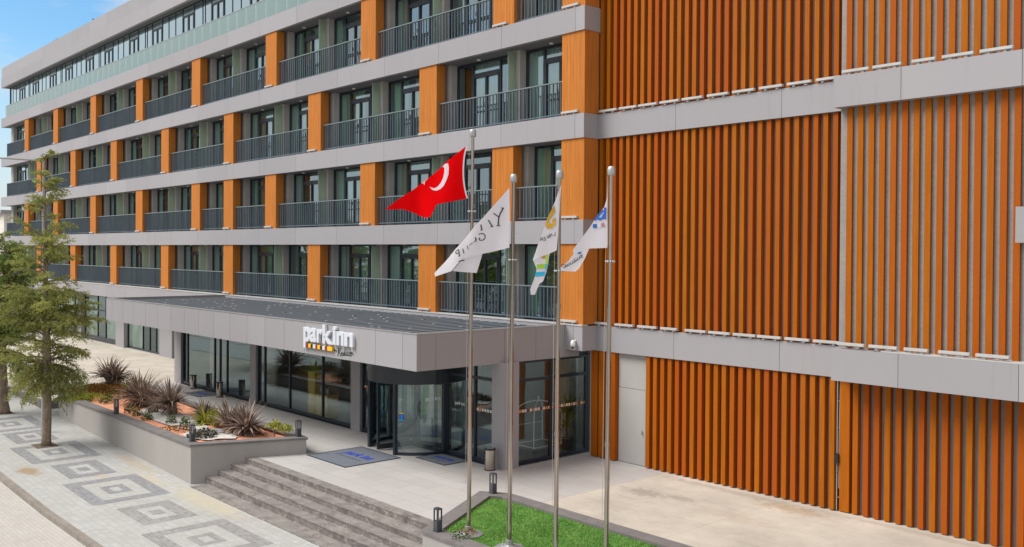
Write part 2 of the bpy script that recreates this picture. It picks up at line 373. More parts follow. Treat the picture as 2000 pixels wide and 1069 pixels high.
cl = noise(nt, scaled(nt, tc.outputs['Generated'], (1.6, 1.6, 4.2), (.35, .1, .2)), 2.1, 7, .6)
# cloud sheet: thick overhead and to the south, an open blue patch low in the north-west, white haze on the horizon
dv = nt.nodes.new('ShaderNodeVectorMath'); dv.operation = 'DOT_PRODUCT'; L(nt, tc.outputs['Generated'], dv.inputs[0]); dv.inputs[1].default_value = Vector((-.95, .27, .16)).normalized()
patch = maprange(nt, dv.outputs['Value'], .93, .99)
cover = math_(nt, 'SUBTRACT', math_(nt, 'ADD', maprange(nt, cl, .36, .60), .55), patch)
cover = math_(nt, 'MINIMUM', math_(nt, 'MAXIMUM', cover, 0.0), 1.0)
haze = maprange(nt, sx.outputs[2], .0, .21, 1.0, 0.0)
hz = math_(nt, 'POWER', haze, 1.3)
cover = math_(nt, 'MAXIMUM', cover, hz)
gain = nt.nodes.new('ShaderNodeMix'); gain.data_type = 'RGBA'; gain.blend_type = 'MULTIPLY'; gain.inputs[0].default_value = 1
L(nt, sky.outputs[0], gain.inputs[6]); gain.inputs[7].default_value = (1.15, 1.65, 1.85, 1)
L(nt, mixc(nt, cover, gain.outputs[2], (8.6, 8.7, 9.0)), bg.inputs[0])
bg.inputs[1].default_value = .06
sc.view_settings.view_transform = 'Standard'; sc.view_settings.look = 'None'; sc.view_settings.gamma = 1; sc.view_settings.exposure = .58
sc.render.engine = 'CYCLES'
sc.cycles.max_bounces = 8; sc.cycles.transparent_max_bounces = 16; sc.cycles.use_denoising = True

# ================================================================== THE SETTING
def pz(x):      # the pavement climbs gently towards the west
    return -.74 if x > -29 else min(-.74 + .0256 * (-29 - x), -.03)
XS = [-140, -56.7, -29, 25]
def sheet(x0, x1, y0, y1, dz, thick=0):
    mb = MB(); xs = [x0] + [x for x in XS if x0 < x < x1] + [x1]
    for a, b in zip(xs, xs[1:]):
        if thick: mb.prism([(a, y0), (b, y0), (b, y1), (a, y1)], lambda x: pz(x) + dz - thick, lambda x: pz(x) + dz)
        else: mb.quad((a, y0, pz(a) + dz), (b, y0, pz(b) + dz), (b, y1, pz(b) + dz), (a, y1, pz(a) + dz))
    return mb
g = MB(); g.quad((-900, -900, -1.6), (900, -900, -1.6), (900, 900, -1.6), (-900, 900, -1.6)); struct('ground', g, M['ground'])
struct('road', sheet(-140, 25, -4, 8.05, -.13), M['road'])
struct('pavement', sheet(-140, 25, 8.2, 14.2, 0), M['pavement'])
k = MB(); x = -100.0
while x < 8:
    a, b = x + .006, x + .994
    k.prism([(a, 8.02), (b, 8.02), (b, 8.21), (a, 8.21)], lambda t: pz(t) - .3, lambda t: pz(t) + .012); x += 1
struct('kerb', k, M['kerb'])
# squares of darker pavers laid in the pavement
def motif(mb, cx, cy, w, h, t, iw, ih, it):
    def strip(x0, x1, y0, y1): mb.quad(*[(a, b, pz(a) + .004) for a, b in ((x0, y0), (x1, y0), (x1, y1), (x0, y1))])
    for (W, Hh, T) in ((w, h, t), (iw, ih, it)):
        x0, x1, y0, y1 = cx - W / 2, cx + W / 2, cy - Hh / 2, cy + Hh / 2
        if T * 2 >= Hh: strip(x0, x1, y0, y1); continue
        strip(x0, x1, y0, y0 + T); strip(x0, x1, y1 - T, y1); strip(x0, x0 + T, y0 + T, y1 - T); strip(x1 - T, x1, y0 + T, y1 - T)
pd, pf = MB(), MB()
for cx in (-30.15, -36.35, -42.4, -48.6): motif(pd, cx, 10.45, 2.95, 2.3, .42, .95, .72, .22)
for cx in (-33.25, -39.5, -45.6): motif(pd, cx, 10.45, 2.15, 1.5, .42, .5, .36, .2)
motif(pf, -26.85, 10.45, 2.15, 1.55, .42, .5, .36, .2); motif(pf, -23.5, 10.45, 2.95, 2.3, .42, .95, .72, .22)
struct('paving_pattern', pd, M['pavers_dark']); struct('paving_pattern', pf, M['pavers_faded'])
# terrace in front of the hotel
t = MB(); t.prism([(-47.55, 14.4), (-18.42, 14.4), (-18.42, 23.3), (-22.0, 23.3), (-22.0, 19.4), (-47.55, 19.4)], -1.5, 0); struct('terrace', t, M['terrace'])
t = MB(); t.prism([(-100, 12.4), (-45, 12.4), (-45, 14.4), (-47.552, 14.4), (-47.552, 26), (-100, 26)], -1.5, -.002); struct('terrace_court', t, M['apron'])
t = MB(); t.prism([(-18.418, 14.4), (14, 14.4), (14, 24), (-18.418, 24)], -1.5, -.003); struct('terrace_apron', t, M['apron'])
t = MB(); t.box(-100, -45.02, 12.38, 12.52, -.5, .006); t.box(-45.14, -44.98, 12.38, 13.5, -.5, .006); struct('terrace_kerb', t, M['coping'])

# ================================================================== THE HOTEL
ORG = (-55, 22.25, 0)
hotel = tag(empty('hotel_building', ORG), 'long grey banded hotel block with orange columns, balconies and an orange slatted wing', 'building')
def part(name, mb, mat, parent=None, **k):
    p = parent or hotel
    return mb.build(name, mat, p, ORG, **k)
A0, A1, FY = -93.3, -21.32, 22.25
LV = [4.38, 7.88, 11.36, 14.87, 18.39]           # floors
BB = [3.57, 7.08, 10.56, 14.08, 17.59]           # undersides of the bands
def joints(x0, x1, ref, step):
    k0 = math.ceil((x0 - ref) / step); xs = [ref + step * i for i in range(k0, 1000) if x0 + .15 < ref + step * i < x1 - .15]
    return [x0] + xs + [x1]
def paneled(mb, x0, x1, y0, y1, z0, z1, ref, step, gap=.012):
    js = joints(x0, x1, ref, step); mb.m = 0
    for i, (a, b) in enumerate(zip(js, js[1:])):
        mb.tone = random.random(); mb.box(a + (gap / 2 if i else 0), b - (gap / 2 if i < len(js) - 2 else 0), y0, y1, z0, z1)
    mb.m = 1; mb.box(x0 + .02, x1 - .02, y0 + .012, y1 - .01, z0 + .012, z1 - .012); mb.m = 0
PJ = [M['panel'], M['panel_joint']]
for i in range(5):
    b = MB(); paneled(b, A0, A1, FY, FY + .18, BB[i], LV[i], -21.73, 3.7)
    # return of the band round the corner to the slatted wing
    y1 = 22.92 if i in (0, 2) else 23.16
    b.box(A1 - .18, A1, FY + .182, y1, BB[i], LV[i])
    part('floor_band', b, PJ, tone=True)
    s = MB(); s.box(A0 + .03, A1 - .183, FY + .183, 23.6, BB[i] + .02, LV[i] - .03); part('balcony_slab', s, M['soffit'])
    if i: 
        s = MB(); s.box(A0 + 1, A1 - .2, 23.6, 34, BB[i] + .02, LV[i] - .03); part('floor_slab', s, M['concrete_in'])
cb = MB(); cb.box(A0, A1, FY - .02, FY + .25, 4.383, 4.43); part('balcony_kerb', cb, M['white_metal'])
for sgn in (0,):   # roof parapet: two rows of panels
    b = MB(); paneled(b, A0, A1 + .1, FY, FY + .2, 21.13, 22.0, -21.73, 7.4); paneled(b, A0, A1 + .1, FY + .03, FY + .2, 22.015, 22.9, -21.73, 3.7)
    b.box(A0, A0 + .2, FY + .2, 34, 21.13, 22.9); part('roof_parapet', b, PJ, tone=True)
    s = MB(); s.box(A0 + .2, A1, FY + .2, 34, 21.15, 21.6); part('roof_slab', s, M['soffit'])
ODD = [-30.43, -39.17, -48.12, -56.75, -65.5, -74.0, -82.6]
EVEN = [-25.95, -34.7, -43.4, -52.3, -60.9, -69.6, -78.2, -86.1]
GY = 23.2     # plane of the room windows
# --- master room window: frame, pane, curtain
W_ = 3.42
def window_frame():
    m = MB(); h = 2.74
    for a, b in ((0, .06), (.90, .99), (2.53, 2.61), (W_ - .06, W_)): m.box(a, b, 0, .09, .0, h)
    for a, b in ((.06, .90), (.99, 2.53), (2.61, W_ - .06)): m.box(a, b, .003, .087, 0, .08); m.box(a, b, .003, .087, h - .1, h)
    m.box(.99, 2.53, .002, .088, 2.22, 2.31)
    for a, b in ((.99, 1.06), (1.72, 1.80), (2.46, 2.53)): m.box(a, b, -.02, .06, .08, 2.22)
    for a, b in ((1.09, 1.70), (1.82, 2.43)): m.box(a, b, -.018, .058, .08, .22); m.box(a, b, -.018, .058, 2.12, 2.22); m.box(a, b, -.016, .056, .80, .84)
    m.box(1.66, 1.69, -.07, -.02, 1.0, 1.16)
    return m
def wavy(m, x0, x1, y, z0, z1, amp=.045, lam=.17, seed=0):
    n = max(6, int((x1 - x0) / .022)); rr = random.Random(seed); ph = rr.random() * 6
    vs = []
    for i in range(n + 1):
        x = x0 + (x1 - x0) * i / n; d = amp * math.sin(x * 2 * PI / lam + ph + .8 * math.sin(x * 5 + ph))
        vs += [(x, y + d * .75, z1), (x, y + d, z0)]
    m.add(vs, [(2 * i, 2 * i + 1, 2 * i + 3, 2 * i + 2) for i in range(n)])
zero = (0, 0, 0)
fr_src = window_frame().build('window', M['navy'], hotel, zero)
gm = MB(); gm.quad((.03, .045, .03), (W_ - .03, .045, .03), (W_ - .03, .045, 2.72), (.03, .045, 2.72)); pane_src = gm.build('pane', M['glass'], fr_src)
cur = []
for n_, spans in enumerate(([(0.03, 1.05), (2.45, 3.4)], [(.02, 3.4)], [(.25, 1.25), (1.75, 3.4)], [(.03, .9), (2.5, 3.4)], [(.03, 1.95), (2.65, 3.4)], [(1.0, 2.5)], [(.03, .45), (3.0, 3.4)], [(.6, 1.5), (2.2, 2.9)])):
    m_ = MB()
    for a, b in spans: wavy(m_, a, b, .16, .03, 2.70, seed=n_)
    cur.append(m_.build('curtain', M[('curtain_green', 'curtain_sheer', 'curtain_green', 'curtain_sheer', 'curtain_green', 'curtain_sheer', 'curtain_green', 'curtain_taupe')[n_]], fr_src))
first = True
rr = random.Random(4)
rails = {}
def railing(x0, x1, z):
    """balusters of flat bar between two columns; equal lengths share a mesh"""
    key = round(x1 - x0, 1); Lg = x1 - x0
    m = MB(); n = int(Lg / .185)
    for i in range(n + 1):
        x = .03 + (Lg - .06) * i / n; m.box(x - .012, x + .012, -.025, .025, .06, 1.17)
    m.m = 1; m.box(0, Lg, -.045, .045, 1.17, 1.21); m.m = 0; m.box(0, Lg, -.018, .018, .08, .12)
    o = m.build('balcony_railing', [M['rail'], M['railtop']], hotel, zero)
    o.location = (x0 - ORG[0], 22.47 - ORG[1], z); return o
for f in range(4):
    z, zc = LV[f], BB[f + 1]
    own, other = (ODD, EVEN) if f in (0, 2) else (EVEN, ODD)
    cols = [-22.4] + list(own)
    if f == 1: cols = sorted(cols + [-48.12], reverse=True)
    for x in cols:
        wd = 1.05 if x == -22.4 else 1.13
        c = MB(); c.box(x, x + wd, FY + .05, 22.98 if x == -22.4 else 22.72, z + (.05 if f == 0 else 0), zc); part('column', c, M['column'])
    # piers: behind each column and behind each green partition
    parts = [x + .6 for x in other if not (f == 1 and abs(x + 48.12) < .1)]
    piers = [(x + .3, x + 1.28, x in cols) for x in cols if x != -22.4] + [(x - .22, x + .2, False) for x in parts]
    if f == 1: pass
    piers.sort(reverse=True)
    for a, b in [(a, b) for a, b, _ in piers] + [(-92.6, -91.9)]: pm = MB(); pm.box(a, b, 22.90, 23.42, z - .03, zc + .02); part('balcony_pier', pm, M['pier'])
    for x in parts:
        if x < -92: continue
        g_ = MB(); g_.box(x - .012, x + .012, 22.50, 22.90, z + .02, zc - .05); part('balcony_partition', g_, M['green_glass'])
    # rooms between the piers
    edges = [(-21.5, -21.5)] + [(b, a) for a, b, _ in piers] + [(-91.9, -92.6)]
    fill = MB()
    for (pb, pa), (nb, na) in zip(edges, edges[1:]):
        x0, x1 = nb, pa                 # room from the right side of next pier to left side of previous one
        if x1 - x0 < 1.2: 
            fill.box(x0, x1, 23.25, 23.4, z, zc); part('balcony_wall', fill, M['pier']); fill = MB(); continue
        if x1 - x0 > W_ + .02: fill.box(x0 + W_, x1, 23.22, 23.4, z - .02, zc + .02); part('balcony_wall', fill, M['pier']); fill = MB()
        sxl = min(1.0, (x1 - x0) / W_)
        loc = (x0 - ORG[0], GY - ORG[1], z - .01)
        vi = rr.choice([0, 1, 1, 2, 3, 4, 1, 5, 6, 7] if f != 2 else [0, 1, 1, 2, 4, 5, 6])
        if first:
            fr_src.location = loc; o = fr_src; first = False
            keep = cur[0]
        else:
            o = inst(fr_src, hotel, loc); inst(pane_src, o, (0, 0, 0)); inst(cur[vi], o, (0, 0, 0))
        o.scale = (sxl, 1, 1)
    # downlights in the soffit
    for x in sorted(set([p - 2.2 for p in parts] + [p + 1.75 for p in parts])):
        if x < A0 + 1 or x > -21.8: continue
        d = MB(); d.lathe(x, 22.97, [(.075, zc + .02), (.075, zc - .02), (.055, zc - .022), (.055, zc - .01)], 12); part('downlight', d, M['lamp_white'])
    # railings
    cs = sorted(cols)
    railing(-92.2, cs[0], z + (.05 if f == 0 else 0))
    for a, b in zip(cs, cs[1:]): railing(a + (1.13), b, z + (.05 if f == 0 else 0))
    e_ = MB()
    for i in range(6): e_.box(-92.235, -92.165, 22.55 + i * .15, 22.57 + i * .15, z, z + 1.17)
    e_.box(-92.245, -92.155, 22.5, 23.4, z + 1.17, z + 1.21); part('balcony_railing', e_, M['rail'])
    iw = MB(); iw.box(-92, -21.6, 26.2, 26.3, z - .03, zc + .02)
    xs_ = [p for p in parts] + [c + .7 for c in own]
    for x in xs_: iw.box(x - .06, x + .06, 23.42, 26.2, z - .03, zc + .02)
    part('room_wall', iw, M['concrete_in'])
for c in cur[1:]: bpy.data.objects.remove(c)
# --- top floor: glazed storey behind a glass balustrade
z, zc, gy = LV[4], 21.15, 22.9
fm = MB(); x = -21.5; base = -52.2
mull = []
for kx in range(-5, 5):
    b0 = base + 8.73 * kx
    mull += [(b0, .05), (b0 + .33, .05), (b0 + 1.17, .07), (b0 + 2.83, .07), (b0 + 3.82, .05), (b0 + 4.85, .05), (b0 + 5.91, .07), (b0 + 7.58, .07)]
mull = [m_ for m_ in mull if -92.8 < m_[0] < -21.6]
for mx, mw in mull: fm.box(mx - mw / 2, mx + mw / 2, gy - .025, gy + .06, z, zc)
fm.box(-92.9, -92.8, gy - .06, gy + .06, z, zc); fm.box(-92.8, -21.6, gy - .04, gy + .04, z, z + .1); fm.box(-92.8, -21.6, gy - .04, gy + .04, zc - .08, zc)
for kx in range(-5, 5):
    for off in (1.17, 5.91):
        a = base + 8.73 * kx + off
        if a < -92 or a > -23.5: continue
        fm.box(a + .035, a + 1.62, gy - .035, gy + .05, z + 2.16, z + 2.3); fm.box(a + .77, a + .91, gy - .045, gy + .05, z + .1, z + 2.16)
        fm.box(a + .035, a + .13, gy - .046, gy + .05, z + .1, z + 2.16); fm.box(a + 1.53, a + 1.625, gy - .046, gy + .05, z + .1, z + 2.16)
tg = part('glazed_storey', fm, M['navy'])
gm = MB(); gm.quad((-92.85, gy, z), (-21.6, gy, z), (-21.6, gy, zc), (-92.85, gy, zc)); gm.quad((-92.85, gy, z), (-92.85, 30, z), (-92.85, 30, zc), (-92.85, gy, zc)); part('pane', gm, M['top_glass'], tg)
cm = MB(); rr2 = random.Random(9); x = -92.4
while x < -22.5:
    wd = rr2.uniform(.8, 2.4); wavy(cm, x, x + wd, gy + .3, z + .02, zc - .04, seed=int(x * 7)); x += wd + rr2.choice([.05, .05, .6, 1.2])
part('curtain', cm, M['curtain_sheer'], tg)
iw = MB(); iw.box(-92, -21.6, 26.2, 26.3, z, zc); part('room_wall', iw, M['concrete_in'])
bx = -92.4
while bx < -22:
    b_ = MB(); b_.box(bx + .006, bx + 1.075, 22.40, 22.424, z + .01, z + 1.02); b_.build('balustrade_panel', M['balustrade_glass'], hotel, ORG); bx += 1.082
b_ = MB(); b_.box(-92.4, -22, 22.385, 22.44, z + 1.02, z + 1.05); b_.box(-92.45, -92.42, 22.4, 23.0, z, z + 1.04); part('balustrade_rail', b_, M['steel_light'])

# --- slatted wing
B0, B1 = -21.46, -12.93
bw = MB(); bw.box(-21.3, -12.80, 23.16, 23.4, 4.3, 22); bw.box(-19.2, -12.81, 23.16, 23.4, -.1, 3.6); bw.box(-12.66, 3.0, 23.19, 23.4, -.1, 3.6)
vo = MB(); vo.box(-13.05, -12.4, 23.9, 24.0, -.1, 22); vo.box(-12.798, -12.79, 23.18, 23.9, 4.3, 22); vo.box(-12.808, -12.80, 23.18, 23.9, -.1, 4.3); vo.box(-12.655, -12.648, 23.2, 23.9, -.1, 4.3); vo.box(-12.475, -12.46, 23.5, 23.9, 4.3, 22); part('gap_shade_lining', vo, M['black'])  # black sheets inside the gap stand in for its deep shade
bw.box(-21.62, -20.53, 23.16, 23.4, -.1, 3.6)
bw.box(-12.48, 3.0, 22.62, 23.5, 4.36, 22); part('backing_wall', bw, M['slat_back'])
for z0, z1, mine in ((3.55, 4.38, 0), (10.56, 11.36, 1)):
    b = MB(); paneled(b, -21.318 if mine else -21.318, -12.4, 22.92, 23.1, z0, z1, -18.1, 3.68); part('wing_band', b, PJ, tone=True)
    b = MB(); paneled(b, -12.52, 3, 22.31, 22.6, z0, z1, -10.75, 2.75); b.box(-12.52, -12.4, 22.61, 22.92, z0, z1); part('wing_band', b, PJ, tone=True)
b = MB(); b.box(-11.2, -5, 22.32, 22.618, 4.383, 4.42); part('wing_flashing', b, M['white_metal'])
def slats(x0, x1, y0, y1, z0, z1, wd, pitch=.2895, ref=-21.24):
    m = MB(); k0 = math.ceil((x0 - ref) / pitch); i = k0
    while ref + pitch * i + wd <= x1 + .001:
        a = ref + pitch * i; m.tone = random.random() ** 1.7; dz = random.uniform(-.012, .012)
        m.box(a, a + wd, y0, y1, z0, z1 + (0 if z0 > 1 else 0) ); i += 1
    return m
part('slat_screen', slats(-21.32, -12.74, 22.99, 23.159, 4.39, 10.555, .136, ref=-21.30), M['slat'], tone=True)
part('slat_screen', slats(-21.32, -12.74, 22.99, 23.159, 11.365, 22, .136, ref=-21.30), M['slat'], tone=True)
part('slat_screen', slats(-19.26, -12.77, 22.97, 23.159, .03, 3.548, .146, ref=-18.94, pitch=.2863), M['slat'], tone=True)
m = MB()
for a, b in ((-21.58, -21.30), (-21.235, -20.99), (-20.93, -20.80), (-20.72, -20.52)): m.tone = random.random(); m.box(a, b, 22.96, 23.159, .03, 3.548)
part('slat_screen', m, M['slat'], tone=True)
m = MB(); m.tone = .2; m.box(-12.66, -12.385, 23.03, 23.188, .02, 3.478); sl_ = slats(-12.3, 2.9, 23.03, 23.188, .02, 3.478, .142, ref=-12.295, pitch=.2885)
o_ = len(m.v); m.v += sl_.v; m.t += sl_.t; m.f += [tuple(i + o_ for i in f) for f in sl_.f]; m.mi += sl_.mi
part('slat_screen', m, M['slat'], tone=True)
part('slat_screen', slats(-12.35, -8.05, 22.545, 22.618, 4.425, 10.555, .148, ref=-12.27, pitch=.288), M['slat'], tone=True)
part('slat_screen', slats(-12.35, -8.05, 22.545, 22.618, 11.365, 22, .148, ref=-12.31, pitch=.288), M['slat'], tone=True)
d = MB(); d.box(-20.47, -19.34, 23.10, 23.16, .02, 2.42); d.box(-20.47, -19.34, 23.106, 23.16, 2.435, 3.55); sd_ = part('service_door', d, M['service_door'])
d = MB(); d.tube([(-19.45, 23.06, 1.0), (-19.45, 23.06, 1.14)], .012, 6); d.box(-19.46, -19.44, 23.06, 23.1, 1.06, 1.08); part('handle', d, M['steel'], sd_)
# end of the next wing: balcony stub at the right edge of the view
b = MB(); b.box(-8.1, 3, 22.3, 22.5, 7.08, 7.88); part('floor_band', b, M['panel'])
b = MB(); b.box(-7.95, -7.2, 22.55, 22.619, 8.0, 10.5); part('window', b, M['navy'])
# conduits in the gap between the two screens
cd = MB()
cd.tube([(-12.745, 23.06, .02), (-12.745, 23.06, 3.5)], .018, 8); cd.tube([(-12.695, 23.08, .6), (-12.70, 23.08, 1.9), (-12.68, 23.08, 3.5)], .010, 6)
for zz in (.35, 1.0, 2.2, 2.9): cd.box(-12.775, -12.67, 23.085, 23.12, zz, zz + .02)
part('conduit', cd, M['white_metal'])
cd = MB(); cd.box(-12.775, -12.665, 22.98, 23.08, 1.28, 1.52); cd.tube([(-12.72, 23.05, 1.3), (-12.69, 23.03, 1.1), (-12.73, 23.05, 1.0)], .012, 6); part('junction_box', cd, M['black'])

# --- ground floor: entrance canopy
CX0, CX1, CY, CZ0, CZ1 = -48.0, -22.1, 16.15, 3.31, 4.38
b = MB(); paneled(b, CX0, CX1, CY, CY + .14, CZ0, CZ1, -22.8, 1.433, .014)
ys = [CY + .14, 16.85, 18.2, 19.55, 20.9, 22.2]
for a, c in zip(ys, ys[1:] + [22.92]): b.m = 0; b.box(CX1 - .14, CX1, a + .006, c - .006, CZ0, CZ1)
b.m = 1; b.box(CX1 - .12, CX1 - .013, CY + .14, 22.9, CZ0 + .012, CZ1 - .012); b.m = 0
b.box(CX0, CX0 + .14, CY + .142, 22.2, CZ0, CZ1)
cf = part('canopy_fascia', b, PJ, tone=True)
b = MB(); b.box(CX0 - .015, CX1 + .015, CY - .015, CY + .16, CZ1 + .002, CZ1 + .022); b.box(CX1 - .16, CX1 + .015, CY + .162, 22.24, CZ1 + .002, CZ1 + .022); b.box(CX0 - .015, CX0 + .16, CY + .162, 22.24, CZ1 + .002, CZ1 + .022)
part('coping', b, M['steel_light'], cf)
b = MB(); b.m = 1; b.box(CX0 + .15, CX1 - .15, CY + .15, 22.245, 4.08, 4.165); b.m = 0
x = CX0 + .25
while x < CX1 - .2: b.box(x, x + .23, CY + .16, 22.24, 4.166, 4.275); x += .50
cr = part('canopy_roof', b, [M['roofmetal'], M['black']])
b = MB(); rs = random.Random(3)
for i in range(110):
    xx = CX0 + .365 + .50 * rs.randrange(0, 50); yy = 16.5 + .55 * rs.randrange(0, 11) + rs.uniform(-.05, .05)
    b.box(xx - .02, xx + .02, yy - .05, yy + .05, 4.2755, 4.288)
tag(part('roof_screws', b, M['lamp_white'], cr), kind='stuff')
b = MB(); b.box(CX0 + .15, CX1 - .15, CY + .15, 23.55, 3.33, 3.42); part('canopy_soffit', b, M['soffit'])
# columns under the canopy
def col(x0, x1, y0, y1): c = MB(); c.box(x0, x1, y0, y1, 0, 3.33); return part('entrance_column', c, M['panel'], bevel=.006)
col(-47.55, -46.75, 19.40, 19.85); col(-39.12, -38.58, 19.40, 19.95); col(-30.78, -30.15, 19.40, 19.95); col(-22.5, -21.9, 19.38, 20.0)
# lobby glazing
def glazing(name, xs, y, z1, rails=(), glass='lobby_glass', w=.07, base=.14):
    m = MB(); a, b = xs[0], xs[-1]
    for x in xs: m.box(x - w / 2, x + w / 2, y - .05, y + .05, 0, z1)
    for p, q in zip(xs, xs[1:]):
        m.box(p + w / 2, q - w / 2, y - .045, y + .045, 0, base); m.box(p + w / 2, q - w / 2, y - .045, y + .045, z1 - .09, z1)
        for r_ in rails: m.box(p + w / 2, q - w / 2, y - .045, y + .045, r_ - .045, r_ + .045)
    o = part(name, m, M['navy']); gmb = MB(); gmb.quad((a, y, .02), (b, y, .02), (b, y, z1), (a, y, z1)); part('pane', gmb, M[glass], o); return o
glazing('lobby_window', [-46.7, -46.2, -43.05, -42.45, -41.7, -39.16], 19.55, 3.33)
glazing('lobby_window', [-38.54, -37.95, -35.72, -33.05, -30.82], 19.55, 3.33)
glazing('lobby_window', [-30.1, -29.6, -28.3], 19.55, 3.33, (2.72,))
glazing('lobby_window', [-24.98, -23.5, -22.53], 19.55, 3.33, (2.72,))
m = MB(); X = -22.16
for y in (20.03, 21.62, 23.30): m.box(X - .05, X + .05, y - .04, y + .04, 0, 3.33)
m.box(X - .06, X + .06, 23.342, 23.45, 0, 3.33)
for a, b in ((20.07, 21.58), (21.66, 23.26)):
    for z0, z1 in ((0, .12), (2.64, 2.74), (3.24, 3.33)): m.box(X - .045, X + .045, a, b, z0, z1)
sw = part('lobby_window', m, M['navy']); gmb = MB(); gmb.quad((X, 20.03, .02), (X, 23.3, .02), (X, 23.3, 3.33), (X, 20.03, 3.33)); part('pane', gmb, M['lobby_glass'], sw)
dots = MB(); rr3 = random.Random(5)
def dotrow(p0, p1, zc_, nrm):
    n = int((Vector(p1) - Vector(p0)).length / .115)
    for i in range(n):
        dots.m = (1, 0, 1, 0, 2)[i % 5 if rr3.random() < .8 else 0]
        p = Vector(p0).lerp(Vector(p1), (i + .5) / n); t_ = (Vector(p1) - Vector(p0)).normalized() * .043
        dots.quad(*[(p.x + a * t_.x + nrm[0], p.y + a * t_.y + nrm[1], zc_ + b * .045) for a, b in ((-1, -1), (1, -1), (1, 1), (-1, 1))])
dotrow((X, 20.1, 0), (X, 23.28, 0), 1.70, (.006, 0)); dotrow((-23.45, 19.55, 0), (-22.55, 19.55, 0), 1.70, (0, -.006)); dotrow((-30.05, 19.55, 0), (-28.35, 19.55, 0), 1.70, (0, -.006))
part('glass_markers', dots, [M['orange_dot'], M['ivory'], M['red']], sw)
# revolving door
RX, RY, RR = -26.65, 19.5, 1.62
def arc(a0, a1, r, n=14): return [(RX + r * math.cos(R(a0 + (a1 - a0) * i / n)), RY + r * math.sin(R(a0 + (a1 - a0) * i / n))) for i in range(n + 1)]
def arcband(m, a0, a1, r0, r1, z0, z1, n=14):
    o, i_ = arc(a0, a1, r1, n), arc(a0, a1, r0, n)
    for k_ in range(n): m.prism([i_[k_], o[k_], o[k_ + 1], i_[k_ + 1]], z0, z1)
m = MB()
for a in (180, 235, 298, 358, 60, 120): p = arc(a, a, RR, 1)[0]; m.box(p[0] - .06, p[0] + .06, p[1] - .06, p[1] + .06, 0, 2.36)
for a0, a1 in ((181.5, 234), (299.5, 357), (2, 59), (121, 179)): arcband(m, a0, a1, RR - .03, RR + .03, 0, .1)
rv = part('revolving_door', m, M['navy'])
m = MB(); m.lathe(RX, RY, [(RR + .09, 2.37), (RR + .09, 2.95), (.1, 2.96)], 48); part('door_canopy', m, M['navy'], rv)
for a0, a1 in ((181.5, 234), (299.5, 357), (2, 59), (121, 179)):
    m = MB(); ps = arc(a0, a1, RR, 16)
    m.add([(x, y, zz) for x, y in ps for zz in (.1, 2.37)], [(2 * i, 2 * i + 2, 2 * i + 3, 2 * i + 1) for i in range(16)]); part('curved_glass', m, M['lobby_glass'], rv, smooth=True)
for a in (20, 140, 260):
    m = MB(); dx, dy = math.cos(R(a)), math.sin(R(a)); nx, ny = -dy, dx
    def bar(r0, r1, z0, z1, hw=.03): m.prism([(RX + dx * r0 + nx * s * hw, RY + dy * r0 + ny * s * hw) for s in (-1, 1)][:1] + [(RX + dx * r1 - nx * hw, RY + dy * r1 - ny * hw), (RX + dx * r1 + nx * hw, RY + dy * r1 + ny * hw), (RX + dx * r0 + nx * hw, RY + dy * r0 + ny * hw)], z0, z1)
    bar(.06, 1.5, .03, .2); bar(.06, 1.5, 2.2, 2.35); bar(1.42, 1.5, .2, 2.2); bar(.06, .12, .2, 2.2)
    wg = part('door_wing', m, M['navy'], rv)
    # pane of the wing is laid into its frame
    m = MB(); m.quad((RX + dx * .12, RY + dy * .12, .2), (RX + dx * 1.42, RY + dy * 1.42, .2), (RX + dx * 1.42, RY + dy * 1.42, 2.2), (RX + dx * .12, RY + dy * .12, 2.2)); part('door_wing', m, M['lobby_glass'], rv)
def flat_text(mb, text, fn, bold=.0):
    vs, fs = glyphs(text, bold); mb.add([fn(u, v) for u, v, _ in vs], fs)
m = MB()
def oncurve(a0, a1, z0, z1): return lambda u, v: (RX + (RR + .012) * math.cos(R(a0 + (a1 - a0) * u)), RY + (RR + .012) * math.sin(R(a0 + (a1 - a0) * u)), z0 + (z1 - z0) * v)
flat_text(m, 'park inn', oncurve(334, 352, 1.78, 1.95), .02); flat_text(m, 'park inn', lambda u, v: (-24.55 + .5 * u, 19.535, 1.68 + .16 * v), .02)
flat_text(m, 'park inn', oncurve(302, 307, 1.80, 1.90), .0)
part('glass_lettering', m, M['sign_white'], rv)
m = MB(); m.m = 0
def cq(a0, a1, z0, z1): f = oncurve(a0, a1, z0, z1); m.quad(f(0, 0), f(1, 0), f(1, 1), f(0, 1))
cq(303, 308.5, 1.20, 1.38); m.m = 1; cq(303, 308.5, 1.385, 1.42); m.m = 2; cq(305.2, 306, 1.23, 1.36); cq(303, 308.5, 1.165, 1.195); part('glass_sticker', m, [M['blue'], M['yellow'], M['cyan']], rv)
# lobby shell
m = MB(); m.box(-47.4, -22.3, 19.9, 30, -.05, .012); part('lobby_floor', m, M['floor_in'])
m = MB(); m.box(-47.4, -22.3, 27.6, 27.8, 0, 3.33); m.box(-47.5, -47.3, 19.86, 30, 0, 3.33); m.box(-36.6, -35.9, 23.0, 23.7, 0, 3.33); m.box(-30.2, -29.6, 23, 23.6, 0, 3.33); m.box(-22.3, -22.1, 23.46, 30, 0, 3.5); part('lobby_wall', m, M['concrete_in'])
m = MB(); m.box(-24.1, -23.35, 23.7, 24.2, 0, 3.33); m.box(-46, -45.2, 20.6, 21.3, 0, 3.33); m.box(-41.6, -39.4, 20.8, 20.9, 0, 3.3); part('lobby_pillar', m, M['beige_stone'])
for a, b, y in ((-25.6, -24.3, 24.6), (-23.2, -22.4, 24.0), (-29.5, -28.2, 24.8)):
    m = MB(); wavy(m, a, b, y, .02, 3.3, .06, .24, seed=int(a * 9)); part('curtain', m, M['brown_cloth'])
